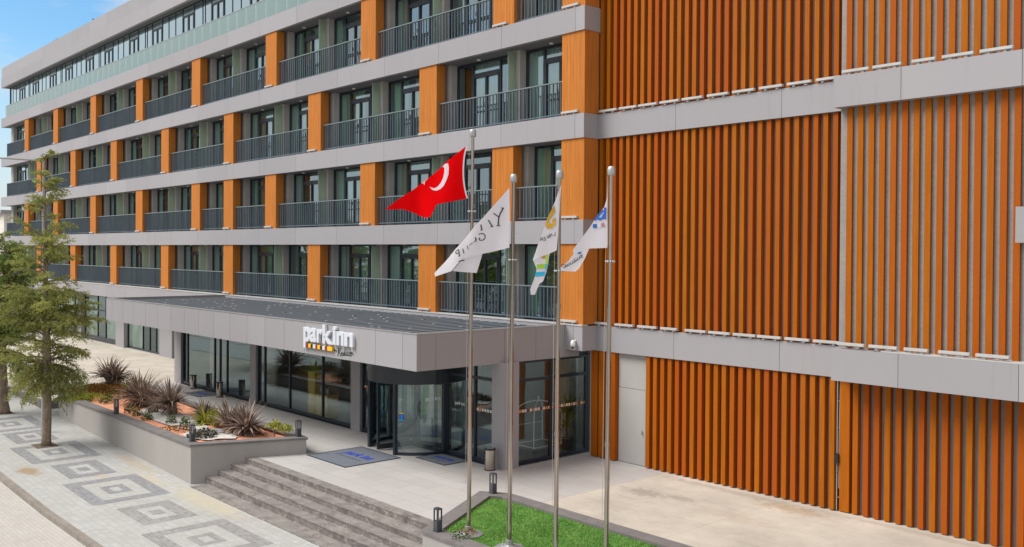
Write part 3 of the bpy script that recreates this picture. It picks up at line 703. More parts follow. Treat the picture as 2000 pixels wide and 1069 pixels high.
# shops at the west end
for x0, x1 in ((-59.9, -57.9), (-67.8, -66.2), (-75.9, -75.2), (-83.5, -82.6)): c = MB(); c.box(x0, x1, 23.45, 24.0, 0, 3.57); part('shop_pier', c, M['panel'])
b = MB(); b.box(-58, -47.2, 23.6, 23.8, 0, 3.57); part('shop_wall', b, M['panel'])
glazing('shop_window', [-66.2, -63.4, -62.2, -61.1, -59.9], 23.75, 3.57, (), 'shop_glass', .06, .12)
glazing('shop_window', [-75.2, -72.3, -70.6, -67.8], 23.75, 3.57, (2.3,), 'shop_glass', .06, .35)
glazing('shop_window', [-82.6, -80, -77.6, -75.9], 23.75, 3.57, (2.3,), 'shop_glass', .06, .35)
m = MB(); m.box(-92, -47.5, 27.5, 27.6, 0, 3.57); m.box(-67.1, -66.9, 24, 27.5, 0, 3.57); m.box(-92, -47.5, 24, 27.5, -.02, .01); m.box(-90, -83.5, 23.5, 23.7, 0, 3.57); part('shop_interior', m, M['shopwhite'])
for a, b in ((-66.1, -63.5), (-61.05, -59.95), (-75.1, -72.4), (-70.5, -68.8)):
    m = MB(); m.box(a, b, 23.80, 23.81, .14, 3.0); part('window_film', m, M['film'])
for a, b, mm in ((-66.0, -64.2, 'curtain_sheer'), (-61.0, -60.0, 'curtain_green'), (-72.4, -70.8, 'curtain_sheer')):
    m = MB(); wavy(m, a, b, 24.5, .3, 2.7, .05, .3, seed=int(a)); part('shop_drape', m, M[mm])

# ================================================================== STEPS AND PLANTERS
NOSE = [14.08, 13.66, 13.29, 12.92]
st = tag(empty('entrance_steps', (-23.5, 13, -.7)), 'broad flight of veined brown stone steps up to the hotel terrace', 'steps')
SO = (-23.5, 13, -.7)
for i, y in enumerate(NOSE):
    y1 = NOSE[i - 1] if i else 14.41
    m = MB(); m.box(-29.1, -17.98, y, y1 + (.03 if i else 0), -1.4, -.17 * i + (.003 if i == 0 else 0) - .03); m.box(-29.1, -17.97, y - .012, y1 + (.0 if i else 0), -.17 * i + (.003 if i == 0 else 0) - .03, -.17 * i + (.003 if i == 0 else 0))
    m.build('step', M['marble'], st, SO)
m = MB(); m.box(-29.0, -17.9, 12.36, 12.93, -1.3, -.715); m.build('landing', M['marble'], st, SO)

def inset(poly, d):
    n = len(poly); out = []
    for i in range(n):
        p0, p1, p2 = Vector(poly[i - 1]), Vector(poly[i]), Vector(poly[(i + 1) % n])
        a = (p1 - p0).normalized(); b = (p2 - p1).normalized()
        na, nb = Vector((-a.y, a.x)), Vector((-b.y, b.x))      # polygon runs anticlockwise: inside is on the left
        den = 1 + na.dot(nb); out.append(tuple(p1 + (na + nb) * (d / den)))
    return out
def planter(name, label, poly, ztop, zin, zbot, wcop, soil_mats, sub):
    c = (sum(p[0] for p in poly) / len(poly), sum(p[1] for p in poly) / len(poly), 0)
    root = tag(empty(name, c), label, 'planter')
    m = MB(); inn = inset(poly, .22); n = len(poly)
    for i in range(n): m.prism([poly[i], poly[(i + 1) % n], inn[(i + 1) % n], inn[i]], zbot, ztop - .07)
    m.build('wall', M['planter'], root, c)
    out, inn = inset(poly, -.04), inset(poly, wcop); m = MB()
    for i in range(n):
        p, q, r_, s_ = Vector(out[i]), Vector(out[(i + 1) % n]), Vector(inn[(i + 1) % n]), Vector(inn[i])
        k_ = max(1, int((q - p).length / 1.5))
        for j in range(k_):
            e_ = .003 / (q - p).length; g0, g1 = (j / k_) + (e_ if j else 0), (j + 1) / k_ - (e_ if j < k_ - 1 else 0)
            m.prism([tuple(p.lerp(q, g0)), tuple(p.lerp(q, g1)), tuple(s_.lerp(r_, g1)), tuple(s_.lerp(r_, g0))], ztop - .07, ztop)
    m.build('coping', M['coping'], root, c)
    return root, c, inset(poly, .2)
PL = [(-43.0, 12.5), (-29.3, 12.5), (-27.95, 15.9), (-29.3, 16.15), (-44.6, 16.05), (-45.0, 13.45)]
proot, pc, pin = planter('raised_planter', 'long grey rendered planter with orange gravel and spiky plants', PL, .55, .44, -1.2, .36, None, None)
def inside(p, poly):
    c = False; n = len(poly)
    for i in range(n):
        (x1, y1), (x2, y2) = poly[i], poly[(i + 1) % n]
        if (y1 > p[1]) != (y2 > p[1]) and p[0] < (x2 - x1) * (p[1] - y1) / (y2 - y1) + x1: c = not c
    return c
def bed(poly, step, zf):
    x0, x1 = min(p[0] for p in poly), max(p[0] for p in poly); y0, y1 = min(p[1] for p in poly), max(p[1] for p in poly)
    pts = [Vector(p) for p in poly]; n0 = len(pts)
    y = y0 + step / 2
    while y < y1:
        x = x0 + step / 2
        while x < x1:
            if inside((x, y), poly): pts.append(Vector((x + random.uniform(-.3, .3) * step, y + random.uniform(-.3, .3) * step)))
            x += step
        y += step
    r_ = delaunay_2d_cdt(pts, [], [list(range(n0))], 1, 1e-6)
    m = MB(); m.add([(v.x, v.y, zf(v.x, v.y)) for v in r_[0]], [tuple(f) for f in r_[2]]); return m
rb = random.Random(2)
bed(pin, .17, lambda x, y: .43 + .06 * math.sin(x * 1.1) * math.sin(y * 1.7) + rb.uniform(-.012, .012)).build('gravel_bed', M['orange_gravel'], proot, pc, smooth=True)
def blob(cx, cy, rx, ry, n=26, seed=0):
    r_ = random.Random(seed); ph = [r_.uniform(0, 6) for _ in range(3)]
    return [(cx + rx * (1 + .10 * math.sin(3 * t + ph[0]) + .06 * math.sin(5 * t + ph[1])) * math.cos(t), cy + ry * (1 + .12 * math.sin(2 * t + ph[2])) * math.sin(t)) for t in (2 * PI * i / n for i in range(n))]
zfb = lambda x, y: .462 + .06 * math.sin(x * 1.1) * math.sin(y * 1.7) + rb.uniform(-.012, .012)
for args in ((-34.9, 14.1, 2.9, .62, 30, 1), (-30.75, 13.75, 1.25, .72, 26, 2)):
    bl = [p for p in blob(*args) if True]; bed(bl, .15, lambda x, y: zfb(x, y) + .012).build('white_gravel', M['white_gravel'], proot, pc, smooth=True)
m = MB(); m.lathe(-31.05, 13.98, [(.46, .44), (.46, .545), (.40, .552)], 32); m.build('inspection_cover', M['grey_disc'], proot, pc)

LP = [(-18.05, 13.4), (8, 13.4), (8, 17.25), (-19.25, 17.25), (-19.95, 16.8)]
lroot, lc, lin = planter('lawn_planter', 'low planter bed of green turf with brown coping around the flagpoles', LP, .15, .08, -1.2, .40, None, None)
bed(lin, .4, lambda x, y: .075 + rb.uniform(-.008, .008)).build('soil', M['earth'], lroot, lc)
gm = MB(); rg = random.Random(12); lin2 = inset(LP, .385)
for i in range(52000):
    x = rg.uniform(-20, -9.5) if rg.random() < .93 else rg.uniform(-9.5, 7); y = rg.uniform(13.7, 17.0)
    if not inside((x, y), lin2): continue
    h = rg.uniform(.022, .055); a = rg.uniform(0, 2 * PI); l = rg.uniform(.02, .07); wv = .010
    gm.tone = min(1, max(0, rg.gauss(.5 + .18 * math.sin(x * 3 + y * 5) * math.sin(y * 2.3 - x), .22)))
    dx, dy = math.cos(a), math.sin(a)
    gm.add([(x - dy * wv, y + dx * wv, .072), (x + dy * wv, y - dx * wv, .072), (x + dx * l, y + dy * l, .072 + h)], [(0, 1, 2)])
tag(gm.build('turf', M['turf'], None, (0, 0, 0), tone=True), 'short bright green turf filling the low planter', 'grass', kind='stuff')

# --- bollard lights
def bollard(x, y, z, label, h=.56, first=[None]):
    if first[0] is None:
        r_ = empty('bollard_light', (x, y, z)); o = (0, 0, 0); w_ = .075
        m = MB(); m.box(-w_, w_, -w_, w_, 0, h * .46); m.box(-w_ - .02, w_ + .02, -w_ - .02, w_ + .02, 0, .012); m.build('base', M['bollard'], r_, o)
        m = MB()
        for sx_ in (-1, 1):
            for sy_ in (-1, 1): m.box(sx_ * w_ - (.028 if sx_ > 0 else 0), sx_ * w_ + (.028 if sx_ < 0 else 0), sy_ * w_ - (.028 if sy_ > 0 else 0), sy_ * w_ + (.028 if sy_ < 0 else 0), h * .46, h * .93)
        m.build('frame', M['bollard'], r_, o)
        m = MB(); m.box(-w_, w_, -w_, w_, h * .93, h * .98); m.prism([(-w_, -.05), (w_, -.05), (w_, .05), (-w_, .05)], h * .98, h); m.build('cap', M['bollard'], r_, o)
        m = MB(); m.lathe(0, 0, [(.03, h * .462), (.03, h * .929)], 10); m.build('lamp_tube', M['white_metal'], r_, o)
        first[0] = r_
    else:
        r_ = first[0].copy(); COL.objects.link(r_); r_.location = (x, y, z)
        for ch in list(first[0].children): c = ch.copy(); COL.objects.link(c); c.parent = r_
    return tag(r_, label, 'bollard light', 'graphite bollard lights on the copings')
bollard(-36.64, 12.71, .55, 'graphite bollard light on planter coping near the mat of rusty groundcover')
bollard(-29.75, 12.74, .55, 'graphite bollard light on the front corner of the long planter')
bollard(-28.27, 15.78, .55, 'graphite bollard light at the terrace end of the long planter')
bollard(-17.75, 13.62, .15, 'graphite bollard light beside the bottom of the steps at the turf bed')
bollard(-19.58, 16.93, .15, 'graphite bollard light on the pointed back corner of the turf bed')

# ================================================================== FLAGPOLES AND FLAGS
def flagpole(x, y, ztop, zring, label, lean):
    r_ = tag(empty('flagpole', (x, y, .1)), label, 'flagpole', 'stainless flagpoles in the turf bed'); o = (x, y, .1)
    X = lambda z: x + lean * (z / ztop)
    m = MB()
    zs = [.1, ztop * .34, ztop * .66, ztop - .16]; rs_ = [.053, .048, .041]
    for (a, b), rad in zip(zip(zs, zs[1:]), rs_): m.tube([(X(a), y, a), (X(b), y, b)], [rad, rad - .003], 14)
    for z_, rad in ((zs[1], .059), (zs[2], .053)): m.tube([(X(z_), y, z_ - .05), (X(z_), y, z_ + .05)], rad, 14)
    m.build('pole', M['steel'], r_, o, smooth=False)
    m = MB(); m.lathe(X(ztop), y, [(.070, ztop - .19), (.080, ztop - .17), (.080, ztop - .06), (.062, ztop - .015), (.02, ztop)], 16); m.build('finial', M['steel_light'], r_, o, smooth=True)
    m = MB(); m.lathe(x, y, [(.36, .085), (.36, .10), (.2, .125), (.09, .17), (.09, .28)], 8)
    for t_ in range(4): a = PI / 4 + t_ * PI / 2; m.lathe(x + .15 * math.cos(a), y + .15 * math.sin(a), [(.022, .12), (.022, .17), (.01, .18)], 6)
    m.build('base_plate', M['steel_light'], r_, o)
    m = MB(); xr = X(zring)
    for t_ in range(9):
        a = t_ * 2 * PI / 9; cx_, cy_ = xr + .085 * math.cos(a), y + .085 * math.sin(a)
        m.lathe(cx_, cy_, [(.004, zring - .024), (.02, zring - .014), (.024, zring), (.02, zring + .014), (.004, zring + .024)], 8)
    m.build('counterweight_ring', M['steel_light'], r_, o, smooth=True)
    m = MB(); m.tube([(X(ztop) - .06, y - .05, ztop - .2), (xr - .075, y - .06, zring), (x - .07, y - .05, 1.3)], .005, 5); m.tube([(X(ztop) + .05, y - .06, ztop - .2), (x + .06, y - .05, 1.3)], .005, 5)
    m.build('halyard', M['rope'], r_, o)
    return r_
flagpole(-17.26, 14.17, 9.70, 7.75, 'tallest steel flagpole, flying the red flag', .06)
flagpole(-15.85, 14.2, 8.56, 6.62, 'steel flagpole flying the large white flag with thin black letters', .07)
flagpole(-14.35, 14.2, 8.56, 6.40, 'steel flagpole flying the white flag with gold emblem', .04)
flagpole(-12.9, 14.2, 8.55, 6.62, 'steel flagpole flying the small white flag with blue squares', .07)
LX, LY = -.8, -.6; NX, NY = .6, -.8
def flagfn(px, py, amp, f1, f2, ph):
    def fn(a, z, off=0.0):
        d = amp * min(1, max(0, a) * 1.6) * math.sin(a * f1 + z * f2 + ph) + .35 * amp * min(1, max(0, a)) * math.sin(a * 2.3 * f1 - z * 1.7 * f2 + 1 + ph) + off
        d += .075; return (px + LX * a + NX * d, py + LY * a + NY * d, z)
    return fn
def cloth(outline, fn, step=.055, off=0.0, mb=None):
    m = mb or MB(); pts = []
    for i in range(len(outline)):
        p, q = Vector(outline[i]), Vector(outline[(i + 1) % len(outline)]); k_ = max(1, int((q - p).length / step))
        pts += [p.lerp(q, j / k_) for j in range(k_)]
    n0 = len(pts); poly = [tuple(p) for p in pts]
    xs_, zs_ = [p.x for p in pts], [p.y for p in pts]; a = min(xs_) + step * .5
    while a < max(xs_):
        z_ = min(zs_) + step * .5
        while z_ < max(zs_):
            if inside((a, z_), poly): pts.append(Vector((a, z_)))
            z_ += step
        a += step
    r_ = delaunay_2d_cdt(pts, [], [list(range(n0))], 1, 1e-6)
    m.add([fn(v.x, v.y, off) for v in r_[0]], [tuple(f) for f in r_[2]]); return m
def stroke(mb, pts, fn, wd, off=.012, taper=False):
    P = [Vector(p) for p in pts]; Q = []
    # round the corners a little (Chaikin) for pen-like strokes
    for _ in range(2):
        if len(P) > 2: P = [P[0]] + [v for p, q in zip(P, P[1:]) for v in (p.lerp(q, .25), p.lerp(q, .75))] + [P[-1]]
    for p, q in zip(P, P[1:]):
        k_ = max(1, int((q - p).length / .05)); Q += [p.lerp(q, j / k_) for j in range(k_)]
    Q.append(P[-1]); vs = []
    for i, p in enumerate(Q):
        d = (Q[min(i + 1, len(Q) - 1)] - Q[max(i - 1, 0)]).normalized(); n_ = Vector((-d.y, d.x)) * wd * .5
        vs += [fn(p.x + n_.x, p.y + n_.y, off), fn(p.x - n_.x, p.y - n_.y, off)]
    mb.add(vs, [(2 * i, 2 * i + 1, 2 * i + 3, 2 * i + 2) for i in range(len(Q) - 1)])
def flag(px, py, label):
    o = tag(empty('flag', (px, py, 7)), label, 'flag', 'flags on the steel poles'); return o, (px, py, 7)
# red flag with white crescent and star
f_, fo = flag(-17.26, 14.17, 'red flag with white crescent and star, drooping from the tallest pole'); fn = flagfn(-17.26, 14.17, .10, 3.6, 1.5, .3)
hoist = [(0.071, 8.058), (0.119, 8.213), (0.16, 8.452), (0.174, 8.738), (0.151, 9.071), (0.091, 9.297)]
cloth(hoist + [(0.533, 8.957), (1.027, 8.567), (1.526, 8.216), (2.093, 7.8), (1.65, 7.806), (1.448, 7.738), (1.27, 7.655), (1.096, 7.605), (.99, 7.607), (0.947, 7.629), (0.873, 7.749), (0.799, 7.917), (0.44, 7.98)], fn).build('cloth', M['flag_red'], f_, fo, smooth=True)
m = cloth([(0.68, 8.81), (0.619, 8.874), (0.532, 8.89), (0.507, 8.789), (0.511, 8.622), (0.555, 8.503), (0.628, 8.36), (0.714, 8.283), (0.826, 8.241), (0.925, 8.261), (1.001, 8.338), (0.888, 8.301), (0.802, 8.337), (0.715, 8.432), (0.654, 8.551), (0.625, 8.683), (0.631, 8.79)], fn, .04, .01); m.build('crescent', M['flag_white'], f_, fo, smooth=True)
cloth([(1.206, 8.431), (1.166, 8.421), (1.136, 8.382), (1.126, 8.464), (1.034, 8.547)], fn, .03, .01).build('star', M['flag_white'], f_, fo)
m = MB(); stroke(m, [(a - .008, z_) for a, z_ in hoist], fn, .035, .006); m.build('hoist_band', M['flag_white'], f_, fo)
# white flag with thin black letters seen from behind
f_, fo = flag(-15.82, 14.2, 'large white flag with thin black capital letters seen in reverse'); fn = flagfn(-15.82, 14.2, .075, 4.2, 2.2, 1.0)
cloth([(0.055, 8.243), (0.459, 7.779), (0.924, 7.264), (1.441, 6.676), (1.792, 6.304), (1.773, 6.223), (1.38, 6.354), (1.109, 6.644), (0.686, 6.746), (0.359, 6.821), (0.046, 6.898), (0.044, 7.653)], fn).build('cloth', M['flag_white'], f_, fo, smooth=True)
cloth([(0.686, 6.76), (0.836, 6.314), (1.38, 6.354), (1.109, 6.66)], fn, .055, -.10).build('folded_corner', M['flag_white'], f_, fo, smooth=True)
m = MB()
for wd, pts in ((.030, [(.191, 7.785), (.294, 7.596), (.304, 7.391)]), (.022, [(.411, 7.671), (.294, 7.589)]), (.016, [(.351, 7.386), (.258, 7.391)]), (.016, [(.244, 7.789), (.179, 7.789)]), (.026, [(.527, 7.516), (.437, 7.368)]),
                (.016, [(.491, 7.361), (.414, 7.375)]), (.026, [(.69, 7.413), (.666, 7.288)]), (.016, [(.701, 7.283), (.647, 7.299)]), (.020, [(.736, 7.196), (.63, 7.215), (.59, 7.151), (.618, 7.071), (.711, 7.048), (.735, 7.105), (.70, 7.105)]),
                (.018, [(.818, 7.123), (.793, 7.024)]), (.014, [(.825, 7.123), (.77, 7.082), (.852, 7.013)]), (.014, [(.876, 7.001), (.927, 6.967), (.958, 6.939)]), (.016, [(1.005, 6.932), (.988, 6.852)]), (.020, [(1.111, 6.869), (1.082, 6.759)]),
                (.020, [(1.205, 6.85), (1.176, 6.701)]), (.016, [(1.205, 6.846), (1.276, 6.804), (1.264, 6.746), (1.186, 6.77)]), (.014, [(1.204, 6.689), (1.157, 6.708)]), (.024, [(1.192, 6.57), (1.121, 6.603), (1.066, 6.599)])): stroke(m, pts, fn, wd)
m.build('lettering', M['black'], f_, fo)
# white flag with gold emblem
f_, fo = flag(-14.35, 14.2, 'white flag with gold emblem and green and blue stripes, hanging limp'); fn = flagfn(-14.35, 14.2, .05, 7, 1.6, .4)
cloth([(-.076, 8.252), (.064, 7.867), (.25, 7.413), (.396, 7.011), (.529, 6.616), (.367, 6.703), (.177, 6.766), (.016, 6.839), (-.014, 7.2), (-.045, 7.786)], fn).build('cloth', M['flag_white'], f_, fo, smooth=True)
fn2 = flagfn(-14.35, 14.2, .03, 9, 2, 2)
cloth([(.177, 6.775), (.367, 6.715), (.529, 6.62), (.46, 6.426), (.499, 6.259), (.593, 6.003), (.584, 5.882), (.497, 5.878), (.403, 6.113), (.322, 6.168), (.256, 6.343), (.216, 6.53)], fn2, .05, -.08).build('folded_corner', M['flag_white'], f_, fo, smooth=True)
m = cloth([(.066, 7.808), (.046, 7.666), (.134, 7.525), (.177, 7.488), (.166, 7.413), (.112, 7.413), (.102, 7.498), (.037, 7.546), (.033, 7.4), (.114, 7.311), (.222, 7.301), (.263, 7.381), (.223, 7.506), (.151, 7.667)], fn, .03, .012); m.build('emblem', M['gold'], f_, fo)
for pts, mt in (([(.36, 6.70), (.245, 6.744), (.271, 6.664), (.339, 6.658)], 'gold'), ([(.441, 6.534), (.262, 6.546), (.278, 6.455), (.457, 6.442)], 'lime'), ([(.478, 6.367), (.267, 6.385), (.282, 6.294), (.489, 6.27)], 'cyan'), ([(.237, 6.744), (.19, 6.755), (.222, 6.557), (.268, 6.543)], 'lime'), ([(.222, 6.552), (.268, 6.538), (.277, 6.39), (.244, 6.45)], 'cyan')):
    cloth(pts, fn2, .03, -.07).build('stripe', M[mt], f_, fo)
m = MB()
for pts in ([(.048, 7.226), (.042, 7.159), (.089, 7.15)], [(.123, 7.201), (.114, 7.142)], [(.16, 7.189), (.141, 7.177), (.147, 7.121), (.168, 7.115), (.176, 7.152), (.16, 7.189)], [(.179, 7.17), (.2, 7.078), (.226, 7.152)], [(.272, 7.127), (.246, 7.053), (.284, 7.043)], [(.272, 7.127), (.297, 7.117)], [(.259, 7.09), (.288, 7.08)], [(.353, 7.102), (.363, 7.034)], [(.353, 7.102), (.316, 7.112), (.303, 7.043)], [(.353, 7.071), (.313, 7.077)]): stroke(m, pts, fn, .012)
m.build('lettering', M['black'], f_, fo)
# small white flag with blue print
f_, fo = flag(-12.9, 14.2, 'small white flag with blue print, coloured squares and black handwriting'); fn = flagfn(-12.9, 14.2, .05, 6, 2, 1.4)
cloth([(.004, 8.27), (.021, 7.917), (.083, 7.715), (.203, 7.564), (.283, 7.45), (.371, 7.311), (.56, 7.056), (.707, 6.847), (.699, 6.763), (.381, 6.88), (.013, 6.894), (.006, 6.983), (.015, 7.74)], fn).build('cloth', M['flag_white'], f_, fo, smooth=True)
fn2 = flagfn(-12.9, 14.2, .03, 6, 3, 0)
cloth([(.381, 6.89), (.699, 6.78), (.813, 6.622), (.966, 6.494), (.966, 6.417), (.658, 6.408), (.594, 6.472), (.481, 6.663)], fn2, .05, -.06).build('folded_corner', M['flag_white'], f_, fo, smooth=True)
m = MB(); stroke(m, [(.060, 7.71), (.064, 7.475)], fn, .05); stroke(m, [(.10, 7.655), (.17, 7.575), (.225, 7.51), (.272, 7.45)], fn, .045); stroke(m, [(.225, 7.505), (.169, 7.468), (.106, 7.498), (.083, 7.57)], fn, .05); m.build('print', M['blue'], f_, fo)
for pts, mt in (([(.308, 7.372), (.227, 7.379), (.224, 7.298), (.302, 7.291)], 'blue'), ([(.207, 7.379), (.151, 7.387), (.145, 7.311), (.201, 7.303)], 'ivory'), ([(.141, 7.387), (.08, 7.407), (.067, 7.329), (.125, 7.311)], 'pink')): cloth(pts, fn, .04, .012).build('print_square', M[mt], f_, fo)
cloth([(.622, 6.822), (.579, 6.84), (.548, 6.823), (.558, 6.777), (.604, 6.761), (.627, 6.787)], fn2, .03, -.045).build('print_dot', M['blue'], f_, fo)
m = MB()
for pts in ([(.533, 6.752), (.558, 6.714), (.512, 6.696)], [(.517, 6.752), (.596, 6.713), (.57, 6.675)], [(.609, 6.695), (.644, 6.67), (.621, 6.637), (.596, 6.67)], [(.673, 6.674), (.706, 6.636), (.672, 6.603), (.654, 6.649)], [(.731, 6.623), (.715, 6.585)], [(.762, 6.602), (.787, 6.572), (.766, 6.552)], [(.808, 6.577), (.833, 6.546), (.812, 6.526)], [(.864, 6.558), (.889, 6.525), (.859, 6.505), (.843, 6.541)], [(.902, 6.532), (.928, 6.558), (.95, 6.54), (.941, 6.5)], [(.925, 6.475), (.787, 6.541), (.634, 6.629), (.537, 6.716)]): stroke(m, pts, fn2, .012, -.045)
m.build('handwriting', M['black'], f_, fo)

# ================================================================== SIGN OVER THE ENTRANCE
S_ = tag(empty('hotel_sign', (-27, 16.1, 3.9)), 'raised white park inn lettering with coloured squares on the grey canopy', 'sign'); so_ = (-27, 16.1, 3.9)
def letter(ch, x0, x1, z0, z1, bold=.024):
    vs, fs = glyphs(ch, bold, .07, .014); zs = [v[2] for v in vs]; a, b = min(zs), max(zs)
    m = MB(); m.add([(x0 + u * (x1 - x0), 16.146 - (w_ - a) / (b - a) * .10, z0 + v * (z1 - z0)) for u, v, w_ in vs], fs); m.build('letter', M['sign_white'], S_, so_)
for a in (('p', -28.45, -28.02, 3.51, 4.215), ('a', -28.05, -27.60, 3.735, 4.215), ('r', -27.57, -27.24, 3.745, 4.205), ('k', -27.21, -26.62, 3.745, 4.37), ('i', -26.57, -26.37, 3.755, 4.36), ('n', -26.335, -25.90, 3.755, 4.21), ('n', -25.87, -25.36, 3.755, 4.21)): letter(*a)
xq = [-28.28, -28.15, -27.98, -27.85, -27.67, -27.55, -27.37, -27.24, -27.07, -26.93, -26.62]
for i, mt in enumerate(('red', 'yellow', 'black', 'ivory', 'red', 'yellow', 'black', 'ivory', 'red', 'yellow')):
    m = MB(); m.box(xq[i] + .006, xq[i + 1] - .006, 16.06, 16.146, 3.53, 3.665); m.build('colour_square', M[mt], S_, so_, bevel=.008)
m = MB(); fnS = lambda x, z_, off=0: (x, 16.14, z_)
for wd, pts in ((.026, [(-26.606, 3.611), (-26.579, 3.539)]), (.02, [(-26.59, 3.573), (-26.553, 3.579), (-26.545, 3.551), (-26.579, 3.537)]), (.02, [(-26.518, 3.576), (-26.497, 3.545)]), (.022, [(-26.465, 3.586), (-26.491, 3.539), (-26.51, 3.502)]),
    (.034, [(-26.342, 3.614), (-26.365, 3.508), (-26.392, 3.387)]), (.028, [(-26.4, 3.623), (-26.308, 3.649), (-26.243, 3.629), (-26.255, 3.586), (-26.341, 3.537)]), (.030, [(-26.333, 3.538), (-26.254, 3.475), (-26.207, 3.449)]),
    (.026, [(-26.138, 3.547), (-26.184, 3.516), (-26.176, 3.475), (-26.132, 3.486), (-26.124, 3.542), (-26.111, 3.476)]), (.026, [(-25.995, 3.525), (-26.047, 3.523), (-26.064, 3.484), (-26.02, 3.47), (-25.977, 3.513), (-25.958, 3.673)]), (.026, [(-25.974, 3.56), (-25.963, 3.475)]),
    (.026, [(-25.892, 3.575), (-25.899, 3.481)]), (.026, [(-25.88, 3.638), (-25.875, 3.62)]), (.024, [(-25.79, 3.59), (-25.833, 3.559), (-25.802, 3.527), (-25.848, 3.485)]), (.024, [(-25.688, 3.592), (-25.731, 3.561), (-25.7, 3.529), (-25.746, 3.488)]),
    (.024, [(-25.612, 3.591), (-25.662, 3.553), (-25.644, 3.511), (-25.599, 3.531), (-25.599, 3.579)]), (.024, [(-25.561, 3.602), (-25.553, 3.507)]), (.024, [(-25.553, 3.555), (-25.511, 3.579), (-25.493, 3.526), (-25.46, 3.495)]), (.024, [(-26.254, 3.413), (-26.111, 3.443), (-25.904, 3.464), (-25.7, 3.47), (-25.543, 3.474)])): stroke(m, pts, fnS, wd)
m.build('script_lettering', M['black'], S_, so_)

# ================================================================== LIGHTS ON THE FACADE
def floodlight(x0, x1, y, z, label, grp):
    Lg = x1 - x0; o = (x0, y, z)
    m = MB(); m.box(x0, x1, y - .05, y + .04, z + .05, z + .125); m.box(x0 + .01, x1 - .01, y - .058, y - .05, z + .06, z + .115)
    r_ = tag(m.build('floodlight', M['white_metal'], None, o), label, 'floodlight', grp)
    for fx in (.25, .75):
        m = MB(); m.box(x0 + Lg * fx - .035, x0 + Lg * fx + .035, y - .02, y + .05, z + .004, z + .05); m.build('bracket', M['white_metal'], r_, o)
ORD = ['first', 'second', 'third', 'fourth', 'fifth', 'sixth', 'seventh', 'eighth', 'ninth', 'tenth', 'eleventh']
up_ = [-21.24, -20.47, -20.36, -19.63, -19.54, -18.80, -18.69, -17.94, -17.83, -17.07, -16.90, -16.16, -16.02, -15.28, -15.12, -14.38, -14.23, -13.50, -13.36, -12.66]
lo_ = [-21.36, -20.70, -20.47, -19.70, -19.52, -18.75, -18.59, -17.95, -17.65, -16.88, -16.78, -16.04, -15.92, -15.17, -15.11, -14.36, -14.23, -13.49, -13.37, -12.60]
ub_ = [-12.3, -11.58, -11.48, -10.75, -10.49, -9.92, -9.77, -9.05, -8.91, -8.2]
lb_ = [-12.36, -11.63, -11.51, -10.78, -10.61, -10.03, -9.78, -9.06, -8.93, -8.2]
for arr, y, z_, nm in ((up_, 22.98, 11.36, 'upper band of the dense slatted wall'), (lo_, 22.98, 4.38, 'lower band of the dense slatted wall'), (ub_, 22.42, 11.36, 'upper projecting band'), (lb_, 22.42, 4.42, 'lower projecting band')):
    for i in range(0, len(arr), 2): floodlight(arr[i], arr[i + 1], y - .07, z_, 'white linear floodlight on the %s, %s from the left' % (nm, ORD[i // 2]), 'floodlights on the slatted wing')
for f in range(4):
    own = ODD if f in (0, 2) else EVEN
    cols = sorted([-22.4] + list(own) + ([-48.12] if f == 1 else []), reverse=True)
    for i, x in enumerate(cols): floodlight(x + .04, x + .80, FY + .02, LV[f] + (.05 if f == 0 else 0), 'white floodlight at the foot of the %s orange column from the right, %s balcony row' % (ORD[i], ('lowest', 'second', 'third', 'fourth')[f]), 'floodlights at the feet of the orange columns')

# ================================================================== SMALL THINGS ON THE TERRACE
def doormat(x0, x1, y0, y1, text, label, tx):
    o = ((x0 + x1) / 2, (y0 + y1) / 2, 0); m = MB(); m.box(x0, x1, y0, y1, .001, .016)
    r_ = tag(m.build('doormat', M['mat_grey'], None, o), label, 'doormat', 'grey doormats at the hotel doors')
    m = MB(); e = .045
    for a in ((x0, x1, y0, y0 + e), (x0, x1, y1 - e, y1), (x0, x0 + e, y0 + e, y1 - e), (x1 - e, x1, y0 + e, y1 - e)): m.box(*a, .0165, .019)
    m.build('border', M['black'], r_, o)
    if text:
        m = MB(); a, b, c, d = tx; flat_text(m, text, lambda u, v: (a + (b - a) * u, c + (d - c) * v, .020), .03); m.build('lettering', M['mat_blue'], r_, o)
        m = MB(); m.quad((a - .1, c - .1, .020), (b - .1, c - .1, .020), (b - .1, c - .075, .020), (a - .1, c - .075, .020)); m.build('small_print', M['black'], r_, o)
doormat(-27.72, -25.36, 15.78, 17.92, 'park inn', 'large grey doormat with blue lettering at the top of the steps', (-27.25, -25.75, 16.75, 17.3))
doormat(-25.12, -23.58, 18.33, 19.40, 'park inn', 'smaller grey doormat with blue lettering beside the revolving door', (-24.8, -23.85, 18.75, 19.1))
doormat(-43.6, -41.9, 18.2, 19.4, 'park inn', 'dark grey doormat between two steel ash bins at the far door', (-43.3, -42.2, 18.6, 18.95))
